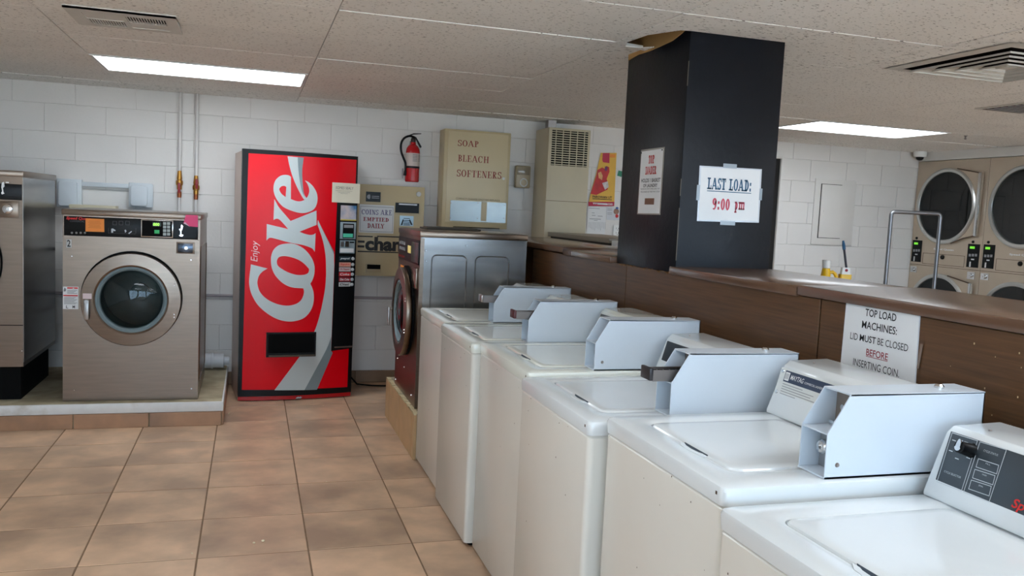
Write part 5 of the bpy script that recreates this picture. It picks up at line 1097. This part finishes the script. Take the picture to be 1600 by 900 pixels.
ring(-.02, ZC-.004, .035, ZC-.008).done('frame', VW, t, smooth=False)
SOOT_SHADE = mat('soot_and_gap_shade', (34, 24, 20), .9, var=.3, scale=12, spec=.1)  # dusty deposit, its dark tone also painting the shaded gaps between louvers
for k in range(4):
    i = .06+k*.068
    lv = ring(i, ZC-.022, i+.05, ZC+.022, .003); lv.loops([[(x0+j, y0+j, z_), (x1-j, y0+j, z_), (x1-j, y1-j, z_), (x0+j, y1-j, z_)] for j, z_ in ((i-.001, ZC-.024), (i-.001, ZC-.017), (i+.006, ZC-.017), (i+.006, ZC-.024), (i-.001, ZC-.024))], False, False)
    lv = lv.done('louver', VW, t, smooth=False)
    j0, j1 = i+.004, i+.048; q = MB(); q.loops([[(x0+j, y0+j, z_), (x1-j, y0+j, z_), (x1-j, y1-j, z_), (x0+j, y1-j, z_)] for j, z_ in ((j0, ZC-.0165), (j1, ZC+.0225))], False, False); q.done('soot_gap_shade', SOOT_SHADE, lv, smooth=False)
MB().box(x0+.31, x1-.31, y0+.31, y1-.31, ZC-.02, ZC-.016).done('center_plate', VW, t, smooth=False)
MB().box(x0, x1, y0, y1, ZC+.09, ZC+.1).box(x0, x0+.004, y0, y1, ZC-.003, ZC+.1).box(x1-.004, x1, y0, y1, ZC-.003, ZC+.1).box(x0, x1, y0, y0+.004, ZC-.003, ZC+.1).box(x0, x1, y1-.004, y1, ZC-.003, ZC+.1).done('throat', mat('dusty_dark', (40, 30, 26), .9), t, smooth=False)
a = onz(1535, 169, ZC); b_ = onz(1600, 158, ZC); xq, yq = a.x, a.y
t = thing('return_grille', 'dark return air grille in the ceiling above the stacked dryers', 'vent', (xq+.15, yq-.3, ZC))
MB().box(xq-.03, xq+.33, yq-.63, yq+.03, ZC-.006, ZC-.001).done('frame', VW, t, smooth=False); MB().box(xq, xq+.3, yq-.6, yq, ZC-.0075, ZC-.006).done('void', mat('mauve_filter', (96, 82, 86), .8), t, smooth=False)
for k in range(12): MB().box(xq, xq+.3, yq-.6+k*.05, yq-.585+k*.05, ZC-.01, ZC-.007).done('louver', mat('grey_metal', (170, 172, 174)), t, smooth=False)
p = onz(1509, 212, ZC)
MB().lathe([(.004, -.03), (.012, -.026), (.006, -.018), (.008, -.006), (.016, 0)], (p.x, p.y, ZC), (0, 0, 1), 10).done('sprinkler_head', SLIDE, None, label='tiny sprinkler head on the ceiling near the right light panel', cat='sprinkler')

# ================================================================== floor odds and ends
q = MB(); q.tube([(.8, 6.86, .05), (.84, 6.80, .008), (.95, 6.74, .006), (1.05, 6.72, .006), (1.2, 6.74, .006)], .006, 8); q.done('power_cord', BLACKM, None, label='black power cord on the floor beside the red drinks machine', cat='cord')
q = MB()
for x, y in ((397, 849), (410, 758), (411, 846), (459, 764), (510, 753), (372, 639), (358, 647), (593, 605), (720, 839), (505, 634), (300, 865)):
    p = onz(x, y, 0); s = random.uniform(.004, .009); q.lathe([(s*.6, 0), (s, s*.4), (s*.7, s*.8), (s*.2, s)], (p.x, p.y, .0002), (0, 0, 1), 6)
q.done('crumbs', mat('pale_crumbs', (220, 206, 176), .8), None, label='pale crumbs scattered over the tan floor tiles', cat='crumbs', kind='stuff')
